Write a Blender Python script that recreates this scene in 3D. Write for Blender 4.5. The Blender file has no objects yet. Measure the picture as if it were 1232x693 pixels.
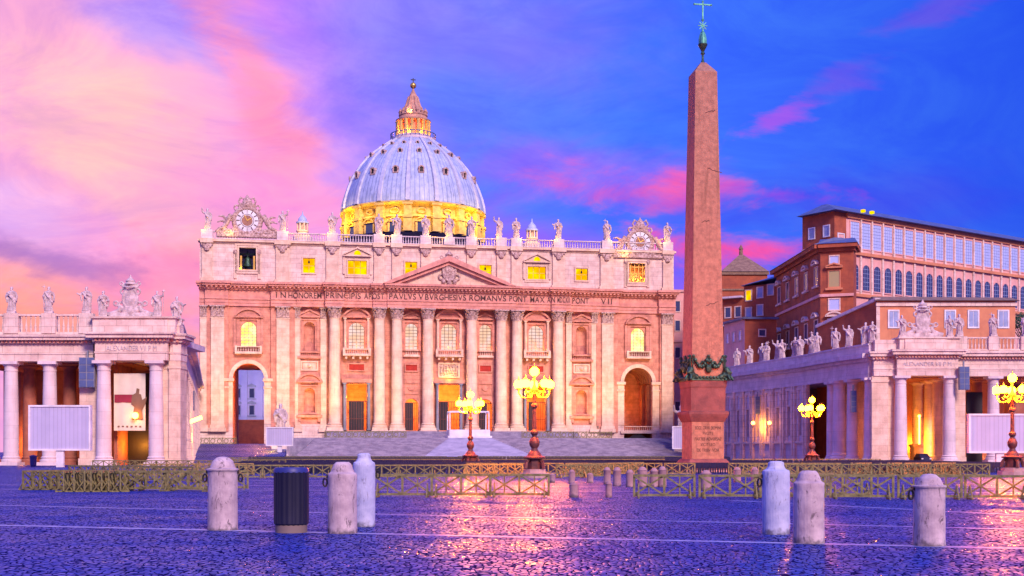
import bpy, math, random
from mathutils import Vector, Matrix, noise
R = math.radians
PI = math.pi
SC = bpy.context.scene
COL = SC.collection
random.seed(7)

# ------------------------------------------------------------------ camera
EYE = 1.8; FPX = 1535.0; CXP = 616.0; HZ = 543.0
cd = bpy.data.cameras.new('camera'); cam = bpy.data.objects.new('camera', cd); COL.objects.link(cam)
cam.location = (0, 0, EYE); cam.rotation_euler = (R(90), 0, 0)
cd.sensor_width = 36; cd.lens = 36 * FPX / 1232.0
cd.shift_y = (HZ - 346.5) / 1232.0
cd.clip_start = 0.5; cd.clip_end = 4000
SC.camera = cam
SC.view_settings.view_transform = 'Standard'; SC.view_settings.look = 'None'
SC.view_settings.exposure = 0.3; SC.view_settings.gamma = 1.0; SC.view_settings.use_curve_mapping = False
SC.cycles.use_denoising = True
SC.cycles.max_bounces = 6; SC.cycles.diffuse_bounces = 3; SC.cycles.glossy_bounces = 3
SC.cycles.sample_clamp_indirect = 6.0

def lin(r, g, b, k=1.0):
    f = lambda c: ((c / 255 + 0.055) / 1.055) ** 2.4 if c > 10 else c / 255 / 12.92
    return (f(r) * k, f(g) * k, f(b) * k, 1)

# ------------------------------------------------------------------ world: dusk sky with sunset clouds
W = bpy.data.worlds.new('World'); SC.world = W; W.use_nodes = True
nt = W.node_tree; nt.nodes.clear()
class NG:
    def __init__(s, nt): s.nt = nt
    def n(s, t, **k):
        o = s.nt.nodes.new(t)
        for a, b in k.items(): setattr(o, a, b)
        return o
    def link(s, a, b): s.nt.links.new(a, b)
    def put(s, sock, v):
        if isinstance(v, (int, float)): sock.default_value = v
        elif isinstance(v, (tuple, list)): sock.default_value = v
        else: s.link(v, sock)
    def m(s, op, a, b=0.0, c=0.0, clamp=False):
        o = s.n('ShaderNodeMath', operation=op); o.use_clamp = clamp
        s.put(o.inputs[0], a); s.put(o.inputs[1], b); s.put(o.inputs[2], c)
        return o.outputs[0]
    def mix(s, f, a, b, mode='MIX'):
        o = s.n('ShaderNodeMix', data_type='RGBA', blend_type=mode)
        s.put(o.inputs[0], f); s.put(o.inputs[6], a); s.put(o.inputs[7], b)
        return o.outputs[2]
    def smooth(s, v, a, b, lo=0.0, hi=1.0):
        o = s.n('ShaderNodeMapRange', interpolation_type='SMOOTHSTEP')
        s.put(o.inputs[0], v); s.put(o.inputs[1], a); s.put(o.inputs[2], b); s.put(o.inputs[3], lo); s.put(o.inputs[4], hi)
        return o.outputs[0]
    def noise(s, vec, scale, detail=4, rough=0.55, dist=0.0):
        o = s.n('ShaderNodeTexNoise'); s.link(vec, o.inputs['Vector'])
        o.inputs['Scale'].default_value = scale; o.inputs['Detail'].default_value = detail
        o.inputs['Roughness'].default_value = rough; o.inputs['Distortion'].default_value = dist
        return o.outputs['Fac']
    def ramp(s, f, stops):
        o = s.n('ShaderNodeValToRGB'); e = o.color_ramp.elements
        while len(e) < len(stops): e.new(0.5)
        for i, (p, c) in enumerate(stops): e[i].position = p; e[i].color = c
        s.put(o.inputs[0], f); return o.outputs[0]
g = NG(nt)
tc = g.n('ShaderNodeTexCoord').outputs['Generated']
sep = g.n('ShaderNodeSeparateXYZ'); g.link(tc, sep.inputs[0])
dx, dy, dz = sep.outputs
az = g.m('ARCTAN2', dx, dy)
hor = g.m('SQRT', g.m('ADD', g.m('MULTIPLY', dx, dx), g.m('MULTIPLY', dy, dy)))
el = g.m('ARCTAN2', dz, hor)
# streaky warp: cloud bands rise to the upper left
mp = g.n('ShaderNodeMapping'); g.link(tc, mp.inputs[0]); mp.inputs['Rotation'].default_value = (0, R(-28), 0); mp.inputs['Scale'].default_value = (1.0, 1.0, 2.2)
w1 = g.noise(mp.outputs[0], 4.0, 5, 0.55); w2 = g.noise(mp.outputs[0], 3.1, 5, 0.6, 0.6)
fine = g.noise(mp.outputs[0], 15.0, 9, 0.66, 0.5)
fine2 = g.noise(mp.outputs[0], 7.0, 6, 0.6, 0.8)
azw = g.m('ADD', az, g.m('MULTIPLY', g.m('SUBTRACT', w1, 0.5), 0.24))
elw = g.m('ADD', el, g.m('MULTIPLY', g.m('SUBTRACT', w2, 0.5), 0.12))
def AZ(px): return math.atan((px - CXP) / FPX)
def EL(px, py): return math.atan((HZ - py) / FPX * math.cos(AZ(px)))
stops = [(-620, (150, 120, 235)), (40, (242, 162, 212)), (300, (222, 138, 232)), (420, (165, 128, 248)), (560, (98, 122, 248)), (760, (58, 110, 244)), (1232, (28, 82, 224)), (2100, (50, 62, 215))]
norm = lambda a: (a + 1.2) / 2.4
base = g.ramp(g.m('DIVIDE', g.m('ADD', azw, 1.2), 2.4), [(norm(AZ(p)), lin(*c)) for p, c in stops])
sky = g.n('ShaderNodeTexSky', sky_type='NISHITA'); sky.sun_disc = False; sky.sun_elevation = R(14); sky.sun_rotation = R(205)
skyc = g.mix(1.0, sky.outputs[0], (0.05, 0.05, 0.05, 1), 'MULTIPLY')
base = g.mix(0.08, base, skyc)
def blob(c, px, py, rx, ry, rot, col, s=1.0, amp=0.9, tex=None, soft=1.0):
    a0, e0 = AZ(px), EL(px, py); ra, re = rx / FPX, ry / FPX
    da = g.m('SUBTRACT', azw if soft else az, a0); de = g.m('SUBTRACT', elw, e0)
    cr, sr = math.cos(R(rot)), math.sin(R(rot))
    u = g.m('DIVIDE', g.m('ADD', g.m('MULTIPLY', da, cr), g.m('MULTIPLY', de, sr)), ra)
    v = g.m('DIVIDE', g.m('SUBTRACT', g.m('MULTIPLY', de, cr), g.m('MULTIPLY', da, sr)), re)
    d = g.m('SQRT', g.m('ADD', g.m('MULTIPLY', u, u), g.m('MULTIPLY', v, v)))
    d = g.m('ADD', d, g.m('MULTIPLY', g.m('SUBTRACT', tex or fine, 0.5), amp * 2))
    mk = g.smooth(d, 1.25, 0.1, 0.0, s)
    front = g.smooth(dy, 0.0, 0.3)
    return g.mix(g.m('MULTIPLY', mk, front), c, lin(*col))
c = base
c = blob(c, 90, 130, 420, 150, -25, (255, 176, 196), 0.85, 0.6, fine2)
c = blob(c, 180, 55, 150, 55, -5, (158, 136, 238), 0.8, 0.8, fine2)
c = blob(c, 560, 30, 260, 70, -8, (140, 125, 245), 0.6, 0.7, fine2)
c = blob(c, 285, 130, 190, 62, -58, (255, 146, 178), 0.9, 0.7)
c = blob(c, 140, 195, 240, 48, -28, (255, 192, 182), 0.95, 0.8)
c = blob(c, 20, 245, 90, 42, -10, (236, 190, 235), 0.6, 0.7)
c = blob(c, 300, 250, 190, 50, -12, (252, 150, 205), 0.7, 0.7)
c = blob(c, 60, 370, 330, 75, -8, (255, 158, 128), 0.9, 0.6)
c = blob(c, 250, 320, 120, 60, 0, (252, 130, 165), 0.7, 0.8)
c = blob(c, 60, 296, 200, 26, -4, (150, 106, 182), 0.7, 1.0)
c = blob(c, 690, 330, 260, 70, 0, (160, 84, 226), 0.8, 0.8, fine2)
c = blob(c, 775, 216, 125, 28, 3, (255, 92, 130), 1.0, 1.3)
c = blob(c, 700, 212, 150, 40, 0, (160, 90, 225), 0.5, 1.0, fine2)
c = blob(c, 915, 128, 80, 13, 14, (190, 84, 215), 0.6, 1.9)
c = blob(c, 905, 282, 120, 30, 0, (250, 84, 155), 1.0, 1.3)
c = blob(c, 905, 205, 100, 16, 0, (178, 76, 208), 0.7, 1.9)
c = blob(c, 1010, 95, 60, 12, 10, (150, 70, 205), 0.3, 1.2)
c = blob(c, 1180, 10, 110, 14, 6, (130, 60, 200), 0.35, 1.2)
c = blob(c, 1000, 215, 220, 50, 0, (70, 60, 215), 0.5, 1.0, fine2)
mott = g.smooth(g.noise(mp.outputs[0], 6.0, 8, 0.65, 1.2), 0.3, 0.7, 0.74, 1.10)
mb_ = g.n('ShaderNodeCombineXYZ'); g.link(mott, mb_.inputs[0]); g.link(mott, mb_.inputs[1]); mb_.inputs[2].default_value = 1.0
c = g.mix(1.0, c, mb_.outputs[0], 'MULTIPLY')
# brighter violet dusk light from the open sky behind the camera and overhead
back = g.smooth(dy, 0.15, -0.35)
c = g.mix(back, c, (0.30, 0.20, 0.56, 1))
top = g.smooth(dz, 0.345, 0.52)
c = g.mix(top, c, (0.07, 0.17, 1.15, 1))
bg = g.n('ShaderNodeBackground'); g.link(c, bg.inputs[0]); bg.inputs[1].default_value = 1.0
g.link(bg.outputs[0], g.n('ShaderNodeOutputWorld').inputs[0])

# ------------------------------------------------------------------ sun: the broad soft glow of the dusk sky
sd = bpy.data.lights.new('sun', 'SUN'); sd.energy = 3.9; sd.angle = R(16); sd.color = (1.0, 0.70, 0.64)
sun = bpy.data.objects.new('sun', sd); COL.objects.link(sun)
sun.rotation_euler = (R(58), 0, R(24))

# ------------------------------------------------------------------ materials
MATS = {}
def mat(name, c1, c2=None, rough=0.8, scale=0.6, brick=None, bump=0.0, bscale=6.0, metal=0.0, streak=0.0, vary=0.5, spec=0.3, mortar=0.75):
    m = bpy.data.materials.new(name); m.use_nodes = True; n = m.node_tree; q = NG(n); b = n.nodes['Principled BSDF']
    t = q.n('ShaderNodeTexCoord').outputs['Object']
    a = (*c1, 1); z = (*(c2 or tuple(v * 0.72 for v in c1)), 1)
    f = q.noise(t, scale, 6, 0.62)
    f = q.smooth(f, 0.5 - vary * 0.5 + 0.05, 0.5 + vary * 0.5 - 0.05)
    col = q.mix(f, z, a)
    if streak:
        mp = q.n('ShaderNodeMapping'); q.link(t, mp.inputs[0]); mp.inputs['Scale'].default_value = (1.6, 1.6, 0.12)
        s = q.noise(mp.outputs[0], 1.4, 5, 0.65)
        s = q.smooth(s, 0.52, 0.75, 0.0, streak)
        col = q.mix(s, col, tuple(v * 0.42 for v in c1) + (1,))
    h = None
    if brick:
        sp = q.n('ShaderNodeSeparateXYZ'); q.link(t, sp.inputs[0])
        cb = q.n('ShaderNodeCombineXYZ'); q.link(q.m('ADD', sp.outputs[0], sp.outputs[1]), cb.inputs[0]); q.link(sp.outputs[2], cb.inputs[1])
        br = q.n('ShaderNodeTexBrick'); q.link(cb.outputs[0], br.inputs['Vector'])
        br.inputs['Scale'].default_value = 1.0; br.inputs['Brick Width'].default_value = brick[0]; br.inputs['Row Height'].default_value = brick[1]
        br.inputs['Mortar Size'].default_value = min(brick[1] * 0.05, .05); br.inputs['Mortar Smooth'].default_value = 0.3
        br.inputs['Color1'].default_value = (1, 1, 1, 1); br.inputs['Color2'].default_value = (0.92, 0.92, 0.92, 1); br.inputs['Mortar'].default_value = (min(1.3, mortar * .9),) * 3 + (1,)
        col = q.mix(1.0, col, br.outputs[0], 'MULTIPLY'); h = br.outputs[1]
    q.link(col, b.inputs['Base Color'])
    b.inputs['Roughness'].default_value = rough; b.inputs['Metallic'].default_value = metal; b.inputs['Specular IOR Level'].default_value = spec
    if bump:
        nz = q.noise(t, bscale, 6, 0.6)
        bp = q.n('ShaderNodeBump'); bp.inputs['Strength'].default_value = bump; bp.inputs['Distance'].default_value = 0.15
        q.link(nz, bp.inputs['Height']); q.link(bp.outputs[0], b.inputs['Normal'])
    MATS[name] = m; return m
def emis(name, col, k, spot=None):
    m = bpy.data.materials.new(name); m.use_nodes = True; n = m.node_tree; q = NG(n); n.nodes.clear()
    e = q.n('ShaderNodeEmission'); e.inputs[1].default_value = k
    if spot:
        t = q.n('ShaderNodeTexCoord').outputs['Object']
        f = q.smooth(q.noise(t, 0.5, 3), 0.35, 0.65)
        q.link(q.mix(f, (*col, 1), (*spot, 1)), e.inputs[0])
    else: e.inputs[0].default_value = (*col, 1)
    q.link(e.outputs[0], q.n('ShaderNodeOutputMaterial').inputs[0]); MATS[name] = m; return m
M = MATS
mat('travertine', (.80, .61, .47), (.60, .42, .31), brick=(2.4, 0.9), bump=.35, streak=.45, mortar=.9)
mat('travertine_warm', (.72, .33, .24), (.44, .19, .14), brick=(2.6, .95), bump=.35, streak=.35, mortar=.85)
mat('travertine_entab', (.72, .34, .27), (.50, .22, .18), bump=.3, streak=.3)
mat('travertine_pale', (.80, .64, .56), (.60, .44, .38), brick=(3.0, 1.1), bump=.3, streak=.5)
mat('travertine_cold', (.68, .60, .64), (.52, .44, .48), brick=(2.6, 1.0), bump=.3, streak=.4, mortar=.9)
mat('shaft', (.88, .68, .50), (.66, .47, .33), scale=.35, bump=.35, streak=.5, brick=(9, 1.5), mortar=.95)
mat('shaft_cold', (.74, .64, .66), (.60, .50, .52), scale=.35, bump=.35, streak=.4, brick=(9, 1.7), mortar=.95)
mat('carving', (.66, .50, .46), (.22, .12, .11), scale=2.5, bump=.8, bscale=5)
mat('statue_stone', (.66, .56, .56), (.36, .28, .29), scale=1.6, bump=.6, bscale=6, streak=.3)
mat('granite_red', (.42, .22, .15), (.22, .115, .085), scale=2.6, bump=.4, bscale=9, streak=.8, vary=.7)
mat('granite_dark', (.24, .09, .085), (.13, .05, .055), scale=.8, bump=.3, streak=.4)
mat('granite_step', (.52, .34, .33), (.36, .22, .22), scale=1.0, bump=.3)
mat('drum_stone_lit', (.72, .52, .16), (.50, .34, .10), scale=.8, bump=.3)  # yellow of the floodlighting is put into this stone colour
mat('lantern_stone', (.56, .32, .22), (.32, .18, .14), scale=1)
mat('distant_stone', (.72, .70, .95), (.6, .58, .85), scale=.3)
mat('verdigris', (.10, .42, .30), (.06, .24, .18), scale=3, metal=.3, rough=.5)
mat('bronze_dark', (.05, .12, .085), (.025, .05, .04), scale=2, metal=.6, rough=.45, bump=.4)
mat('lead', (.50, .58, .76), (.25, .32, .50), scale=.5, rough=.5, streak=1.0, vary=.8)
mat('lead_rib', (.52, .55, .68), (.36, .39, .52), scale=.6, rough=.55)
mat('lead_roof', (.10, .13, .26), (.06, .08, .16), rough=.5)
mat('gold', (.85, .55, .12), metal=.8, rough=.3)
mat('iron', (.16, .055, .05), (.09, .035, .035), scale=3, metal=.2, rough=.5)
mat('black_iron', (.015, .015, .02), rough=.5)
mat('letter', (.10, .055, .055), rough=.9)
mat('ochre_plaster', (.62, .26, .13), (.48, .18, .10), scale=.4, streak=.35, bump=.1)
mat('red_plaster', (.42, .11, .05), (.25, .065, .04), scale=.4, streak=.4, bump=.1, brick=(1.2, .4), mortar=1.2)
mat('pink_plaster', (.72, .40, .37), (.58, .30, .28), scale=.4, streak=.4, bump=.1)
mat('tile_roof', (.30, .20, .13), (.18, .11, .08), scale=1.5, bump=.6, brick=(.6, .5))
mat('shutter', (.30, .38, .60), rough=.5)
mat('white_paint', (.74, .74, .80), rough=.5)
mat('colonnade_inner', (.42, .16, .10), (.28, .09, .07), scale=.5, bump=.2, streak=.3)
mat('door_dark', (.02, .018, .03), rough=.5)
mat('wood', (.26, .23, .09), (.11, .10, .045), scale=5, rough=.75, bump=.3, bscale=20)
mat('navy_plastic', (.018, .02, .075), rough=.5)
mat('screen_white', (.46, .46, .64), (.42, .42, .6), rough=.35, brick=(.46, 30), mortar=.9)
mat('blue_panel', (.10, .14, .30), rough=.35)
mat('grey_metal', (.25, .27, .34), rough=.45)
mat('bin_black', (.018, .018, .045), (.012, .012, .03), rough=.45)
mat('bin_lip', (.03, .04, .22), rough=.45)
mat('bin_base', (.20, .15, .14), rough=.8)
mat('red_panel', (.42, .03, .02), rough=.7)
mat('banner_cloth', (.66, .62, .50), (.60, .56, .44), scale=.6, rough=.85)
mat('banner_red', (.30, .03, .06), rough=.85)
mat('banner_brown', (.22, .13, .08), rough=.85)
mat('steps_stone', (.34, .31, .42), (.18, .16, .26), scale=.5, bump=.2, streak=.4, brick=(3.5, .1875), mortar=.4)
mat('carpet_pale', (.36, .36, .54), (.24, .24, .40), scale=.4)
mat('foliage', (.055, .11, .05), (.02, .05, .025), scale=1.2)
mat('bark', (.10, .07, .05))
mat('skin_band', (.5, .5, .5))
emis('globe', (1.0, .19, .0005), 950)
emis('window_yellow', (1.0, .80, .0), .95, (1, .42, 0))
emis('window_warm', (1.0, .62, .42), .85, (1.0, .74, .70))
emis('window_hot', (1.0, .62, .10), 1.5, (1.0, .80, .35))
emis('lamp_small', (1.0, .33, .03), 22)
emis('window_sky', (.42, .46, .85), .42, (.7, .62, .85))

def glass(name, col, rough=.12):
    m = bpy.data.materials.new(name); m.use_nodes = True; b = m.node_tree.nodes['Principled BSDF']
    b.inputs['Base Color'].default_value = (*col, 1); b.inputs['Roughness'].default_value = rough; b.inputs['Specular IOR Level'].default_value = 1.0
    MATS[name] = m
glass('pane_sky_reflect', (.42, .52, .85), .25); glass('pane_dark', (.03, .045, .12)); glass('mosaic', (.35, .30, .12), .5)  # pale blue panes carry the sky's reflection in their base colour

def bollard_mat(name, c1, c2, spot):
    m = mat(name, c1, c2, scale=2.2, bump=.12, bscale=22, rough=.75)
    q = NG(m.node_tree); b = m.node_tree.nodes['Principled BSDF']; src = b.inputs['Base Color'].links[0].from_socket
    t = q.n('ShaderNodeTexCoord').outputs['Object']; oi = q.n('ShaderNodeObjectInfo').outputs['Random']
    va = q.n('ShaderNodeVectorMath', operation='ADD'); q.link(t, va.inputs[0]); cb = q.n('ShaderNodeCombineXYZ'); q.link(q.m('MULTIPLY', oi, 50), cb.inputs[0]); q.link(cb.outputs[0], va.inputs[1])
    mp = q.n('ShaderNodeMapping'); q.link(va.outputs[0], mp.inputs[0]); mp.inputs['Scale'].default_value = (1, 1, .35)
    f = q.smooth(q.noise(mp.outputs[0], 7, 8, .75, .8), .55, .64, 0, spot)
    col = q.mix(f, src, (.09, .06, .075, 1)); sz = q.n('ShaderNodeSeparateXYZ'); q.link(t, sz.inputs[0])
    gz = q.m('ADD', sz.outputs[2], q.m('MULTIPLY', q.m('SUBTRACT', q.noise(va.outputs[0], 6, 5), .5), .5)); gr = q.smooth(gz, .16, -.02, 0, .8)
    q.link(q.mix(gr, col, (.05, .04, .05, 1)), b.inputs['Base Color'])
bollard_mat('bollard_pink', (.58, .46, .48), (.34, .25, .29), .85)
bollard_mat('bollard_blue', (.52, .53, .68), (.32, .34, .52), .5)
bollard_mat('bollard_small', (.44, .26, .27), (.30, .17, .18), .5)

# cobbles
def cobble():
    m = bpy.data.materials.new('cobbles'); m.use_nodes = True; n = m.node_tree; q = NG(n); b = n.nodes['Principled BSDF']
    t = q.n('ShaderNodeTexCoord').outputs['Object']
    wv = q.n('ShaderNodeTexNoise'); q.link(t, wv.inputs['Vector']); wv.inputs['Scale'].default_value = .8
    vm = q.n('ShaderNodeVectorMath', operation='SCALE'); q.link(wv.outputs['Color'], vm.inputs[0]); vm.inputs['Scale'].default_value = .16
    va = q.n('ShaderNodeVectorMath', operation='ADD'); q.link(t, va.inputs[0]); q.link(vm.outputs[0], va.inputs[1])
    mp = q.n('ShaderNodeMapping'); q.link(va.outputs[0], mp.inputs[0]); mp.inputs['Scale'].default_value = (8.8, 5.0, 1.0); mp.inputs['Rotation'].default_value = (0, 0, R(3))
    vo = q.n('ShaderNodeTexVoronoi', feature='F1'); q.link(mp.outputs[0], vo.inputs['Vector']); vo.inputs['Scale'].default_value = 1.0; vo.inputs['Randomness'].default_value = .75
    vd = q.n('ShaderNodeTexVoronoi', feature='DISTANCE_TO_EDGE'); q.link(mp.outputs[0], vd.inputs['Vector']); vd.inputs['Scale'].default_value = 1.0; vd.inputs['Randomness'].default_value = .75
    sp = q.n('ShaderNodeSeparateColor'); q.link(vo.outputs['Color'], sp.inputs[0])
    joint = q.smooth(vd.outputs['Distance'], .03, .15)
    big = q.noise(t, .12, 4)
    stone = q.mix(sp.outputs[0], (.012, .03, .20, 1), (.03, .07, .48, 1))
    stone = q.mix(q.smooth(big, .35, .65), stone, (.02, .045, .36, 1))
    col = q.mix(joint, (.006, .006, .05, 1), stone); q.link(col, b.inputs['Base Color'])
    b.inputs['Roughness'].default_value = .33; b.inputs['Specular IOR Level'].default_value = .6
    rr = q.m('MULTIPLY_ADD', sp.outputs[1], .12, .24); q.link(rr, b.inputs['Roughness'])
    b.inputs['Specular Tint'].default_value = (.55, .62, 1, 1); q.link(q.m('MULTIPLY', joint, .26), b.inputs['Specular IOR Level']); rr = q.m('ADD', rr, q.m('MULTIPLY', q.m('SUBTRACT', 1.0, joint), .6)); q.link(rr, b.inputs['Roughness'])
    rr = q.m('ADD', rr, q.smooth(q.noise(t, .35, 5, .6), .42, .68, 0, .22)); q.link(rr, b.inputs['Roughness'])
    dome = q.smooth(vd.outputs['Distance'], 0.0, .42)
    hgt = q.m('ADD', q.m('MULTIPLY', dome, 1.0), q.m('MULTIPLY', sp.outputs[2], .2))
    hgt = q.m('ADD', hgt, q.m('MULTIPLY', q.noise(t, 1.3, 3), .5))
    bp = q.n('ShaderNodeBump'); bp.inputs['Strength'].default_value = 1.0; bp.inputs['Distance'].default_value = .019
    q.link(hgt, bp.inputs['Height']); q.link(bp.outputs[0], b.inputs['Normal'])
    MATS['cobbles'] = m
cobble()
mat('paving_strip', (.44, .44, .66), (.07, .08, .3), scale=2.2, rough=.45, bump=.3, spec=.5, vary=.9)

# ------------------------------------------------------------------ mesh helpers
class MB:
    def __init__(s): s.v = []; s.f = []; s.M = Matrix.Identity(4)
    def add(s, vs, fs):
        o = len(s.v); s.v += [tuple(s.M @ Vector(p)) for p in vs]; s.f += [tuple(o + i for i in f) for f in fs]; return s
    def hexa(s, p):
        return s.add(p, [(0, 3, 2, 1), (4, 5, 6, 7), (0, 1, 5, 4), (1, 2, 6, 5), (2, 3, 7, 6), (3, 0, 4, 7)])
    def box(s, x0, x1, y0, y1, z0, z1):
        return s.hexa([(x0, y0, z0), (x1, y0, z0), (x1, y1, z0), (x0, y1, z0), (x0, y0, z1), (x1, y0, z1), (x1, y1, z1), (x0, y1, z1)])
    def prism(s, poly, y0, y1):      # polygon in x,z, counterclockwise, extruded along y
        n = len(poly); vs = [(x, y0, z) for x, z in poly] + [(x, y1, z) for x, z in poly]
        return s.add(vs, [tuple(range(n)), tuple(range(2 * n - 1, n - 1, -1))] + [((i + 1) % n, i, n + i, n + (i + 1) % n) for i in range(n)])
    def prismz(s, poly, z0, z1):
        n = len(poly); vs = [(x, y, z0) for x, y in poly] + [(x, y, z1) for x, y in poly]
        return s.add(vs, [tuple(range(n - 1, -1, -1)), tuple(range(n, 2 * n))] + [(i, (i + 1) % n, n + (i + 1) % n, n + i) for i in range(n)])
    def lathe(s, prof, c=(0, 0, 0), seg=16, a0=0.0, a1=2 * PI, sx=1.0, sy=1.0, fold=None):
        full = abs(a1 - a0 - 2 * PI) < 1e-6; k = seg if full else seg + 1; vs = []
        for j, (r, z) in enumerate(prof):
            for i in range(k):
                a = a0 + (a1 - a0) * i / seg; rr = r * (fold(a, z) if fold else 1)
                vs.append((c[0] + rr * sx * math.cos(a), c[1] + rr * sy * math.sin(a), c[2] + z))
        fs = []
        for j in range(len(prof) - 1):
            for i in range(seg):
                i2 = (i + 1) % k if full else i + 1
                fs.append((j * k + i, j * k + i2, (j + 1) * k + i2, (j + 1) * k + i))
        if full:
            if prof[0][0] > 1e-4: fs.append(tuple(range(k - 1, -1, -1)))
            if prof[-1][0] > 1e-4: fs.append(tuple((len(prof) - 1) * k + i for i in range(k)))
        return s.add(vs, fs)
    def tube(s, p0, p1, r0, r1=None, seg=8):
        r1 = r0 if r1 is None else r1; p0, p1 = Vector(p0), Vector(p1); d = p1 - p0
        if d.length < 1e-6: return s
        q = d.to_track_quat('Z', 'Y'); vs = []
        for p, r in ((p0, r0), (p1, r1)):
            for i in range(seg):
                a = 2 * PI * i / seg; vs.append(tuple(p + q @ Vector((r * math.cos(a), r * math.sin(a), 0))))
        return s.add(vs, [(i, (i + 1) % seg, seg + (i + 1) % seg, seg + i) for i in range(seg)] + [tuple(range(seg - 1, -1, -1)), tuple(range(seg, 2 * seg))])
    def path(s, pts, r, seg=6):
        for i in range(len(pts) - 1):
            ra = r(i / (len(pts) - 1)) if callable(r) else r; rb = r((i + 1) / (len(pts) - 1)) if callable(r) else r
            s.tube(pts[i], pts[i + 1], ra, rb, seg)
        return s
    def bar(s, p0, p1, w, t):       # rectangular bar
        p0, p1 = Vector(p0), Vector(p1); d = p1 - p0; q = d.to_track_quat('Z', 'Y'); vs = []
        for p in (p0, p1):
            for a, b in ((-w, -t), (w, -t), (w, t), (-w, t)): vs.append(tuple(p + q @ Vector((a / 2, b / 2, 0))))
        return s.hexa(vs)
    def ball(s, c, r, seg=10, sx=1, sy=1, sz=1):
        n = max(4, seg // 2)
        return s.lathe([(r * math.sin(PI * i / n), -r * sz * math.cos(PI * i / n)) for i in range(n + 1)], c, seg, sx=sx, sy=sy)
    def torus(s, c, Rr, r, seg=20, s2=8, axis='y', sx=1, sz=1, a0=0, a1=2 * PI):
        pts = []
        for i in range(seg + 1):
            a = a0 + (a1 - a0) * i / seg
            pts.append((c[0] + Rr * math.cos(a) * sx, c[1], c[2] + Rr * math.sin(a) * sz) if axis == 'y' else (c[0] + Rr * math.cos(a), c[1] + Rr * math.sin(a), c[2]))
        return s.path(pts, r, s2)
    def build(s, name, m, parent=None, smooth=True, ang=35):
        me = bpy.data.meshes.new(name); me.from_pydata(s.v, [], s.f); me.update()
        if smooth:
            me.polygons.foreach_set('use_smooth', [True] * len(me.polygons)); me.set_sharp_from_angle(angle=R(ang))
        me.materials.append(MATS[m] if isinstance(m, str) else m)
        o = bpy.data.objects.new(name, me); COL.objects.link(o)
        if parent: o.parent = parent
        return o

def tag(o, label=None, cat=None, group=None, kind=None):
    for k, v in (('label', label), ('category', cat), ('group', group), ('kind', kind)):
        if v: o[k] = v
    return o
def empty(name, loc, rz=0.0, label=None, cat=None, group=None):
    o = bpy.data.objects.new(name, None); COL.objects.link(o); o.location = loc; o.rotation_euler = (0, 0, rz); o.empty_display_size = .3
    return tag(o, label, cat, group)
KIDS = {}
def dup(root, loc, rz=0.0, label=None, group=None, scale=None):
    r = root.copy(); COL.objects.link(r); r.location = loc; r.rotation_euler = (0, 0, rz)
    if label: r['label'] = label
    if group: r['group'] = group
    if scale: r.scale = (scale,) * 3 if isinstance(scale, (int, float)) else scale
    for ch in list(root.children):
        c_ = ch.copy(); COL.objects.link(c_); c_.parent = r
        for gg in list(ch.children):
            d = gg.copy(); COL.objects.link(d); d.parent = c_
    return r
def remesh(mb, name, m, vox):
    me = bpy.data.meshes.new(name + '_src'); me.from_pydata(mb.v, [], mb.f)
    o = bpy.data.objects.new('tmp', me); COL.objects.link(o)
    md = o.modifiers.new('r', 'REMESH'); md.mode = 'VOXEL'; md.voxel_size = vox
    sm = o.modifiers.new('s', 'SMOOTH'); sm.factor = .5; sm.iterations = 1
    dg = bpy.context.evaluated_depsgraph_get(); dg.update()
    out = bpy.data.meshes.new_from_object(o.evaluated_get(dg)); out.name = name
    bpy.data.objects.remove(o); bpy.data.meshes.remove(me)
    out.materials.clear(); out.materials.append(MATS[m]); out.polygons.foreach_set('use_smooth', [True] * len(out.polygons))
    return out
def mesh_obj(name, me, parent=None, loc=(0, 0, 0), rz=0, sc=1):
    o = bpy.data.objects.new(name, me); COL.objects.link(o); o.location = loc; o.rotation_euler = (0, 0, rz); o.scale = (sc,) * 3 if isinstance(sc, (int, float)) else sc
    if parent: o.parent = parent
    return o
def light(name, loc, col, e, r=.3, parent=None, kind='POINT'):
    l = bpy.data.lights.new(name, kind); l.energy = e; l.color = col; l.shadow_soft_size = r
    o = bpy.data.objects.new(name, l); COL.objects.link(o); o.location = loc
    if parent: o.parent = parent
    return o
def W3(px, Y, Z=0.0): return Vector(((px - CXP) / FPX * Y, Y, Z))
def ZY(py, Y): return EYE + (HZ - py) * Y / FPX
def GY(py): return EYE * FPX / (py - HZ)

# ------------------------------------------------------------------ ground
gm = MB(); NX = 1
gm.add([(-1500, -60, 0), (1500, -60, 0), (1500, 2600, 0), (-1500, 2600, 0)], [(0, 1, 2, 3)])
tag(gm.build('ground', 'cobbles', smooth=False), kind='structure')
def strip(p0, p1, w, name='paving_line'):
    a, b = Vector((*p0, 0)), Vector((*p1, 0)); d = (b - a).normalized(); n_ = Vector((-d.y, d.x, 0)) * w / 2
    m_ = MB(); m_.add([tuple(a - n_ + Vector((0, 0, .005))), tuple(b - n_ + Vector((0, 0, .005))), tuple(b + n_ + Vector((0, 0, .005))), tuple(a + n_ + Vector((0, 0, .005)))], [(0, 1, 2, 3)])
    return tag(m_.build(name, 'paving_strip', smooth=False), kind='structure')
def ext(p, q, k): return (p[0] + (q[0] - p[0]) * k, p[1] + (q[1] - p[1]) * k)
A, B = (-12.4, 31.0), (9.5, 23.6); strip(ext(A, B, -1), ext(A, B, 2), .38)
A, B = (-17.1, 42.5), (11.8, 29.4); strip(ext(A, B, -1), ext(A, B, 2), .3)
A, B = (8.0, 46.8), (14.4, 35.9); strip(A, ext(A, B, 2), .3)
for yy in (58, 66, 77): strip((-30, yy + 3), (26, yy - 3), .35)

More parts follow.
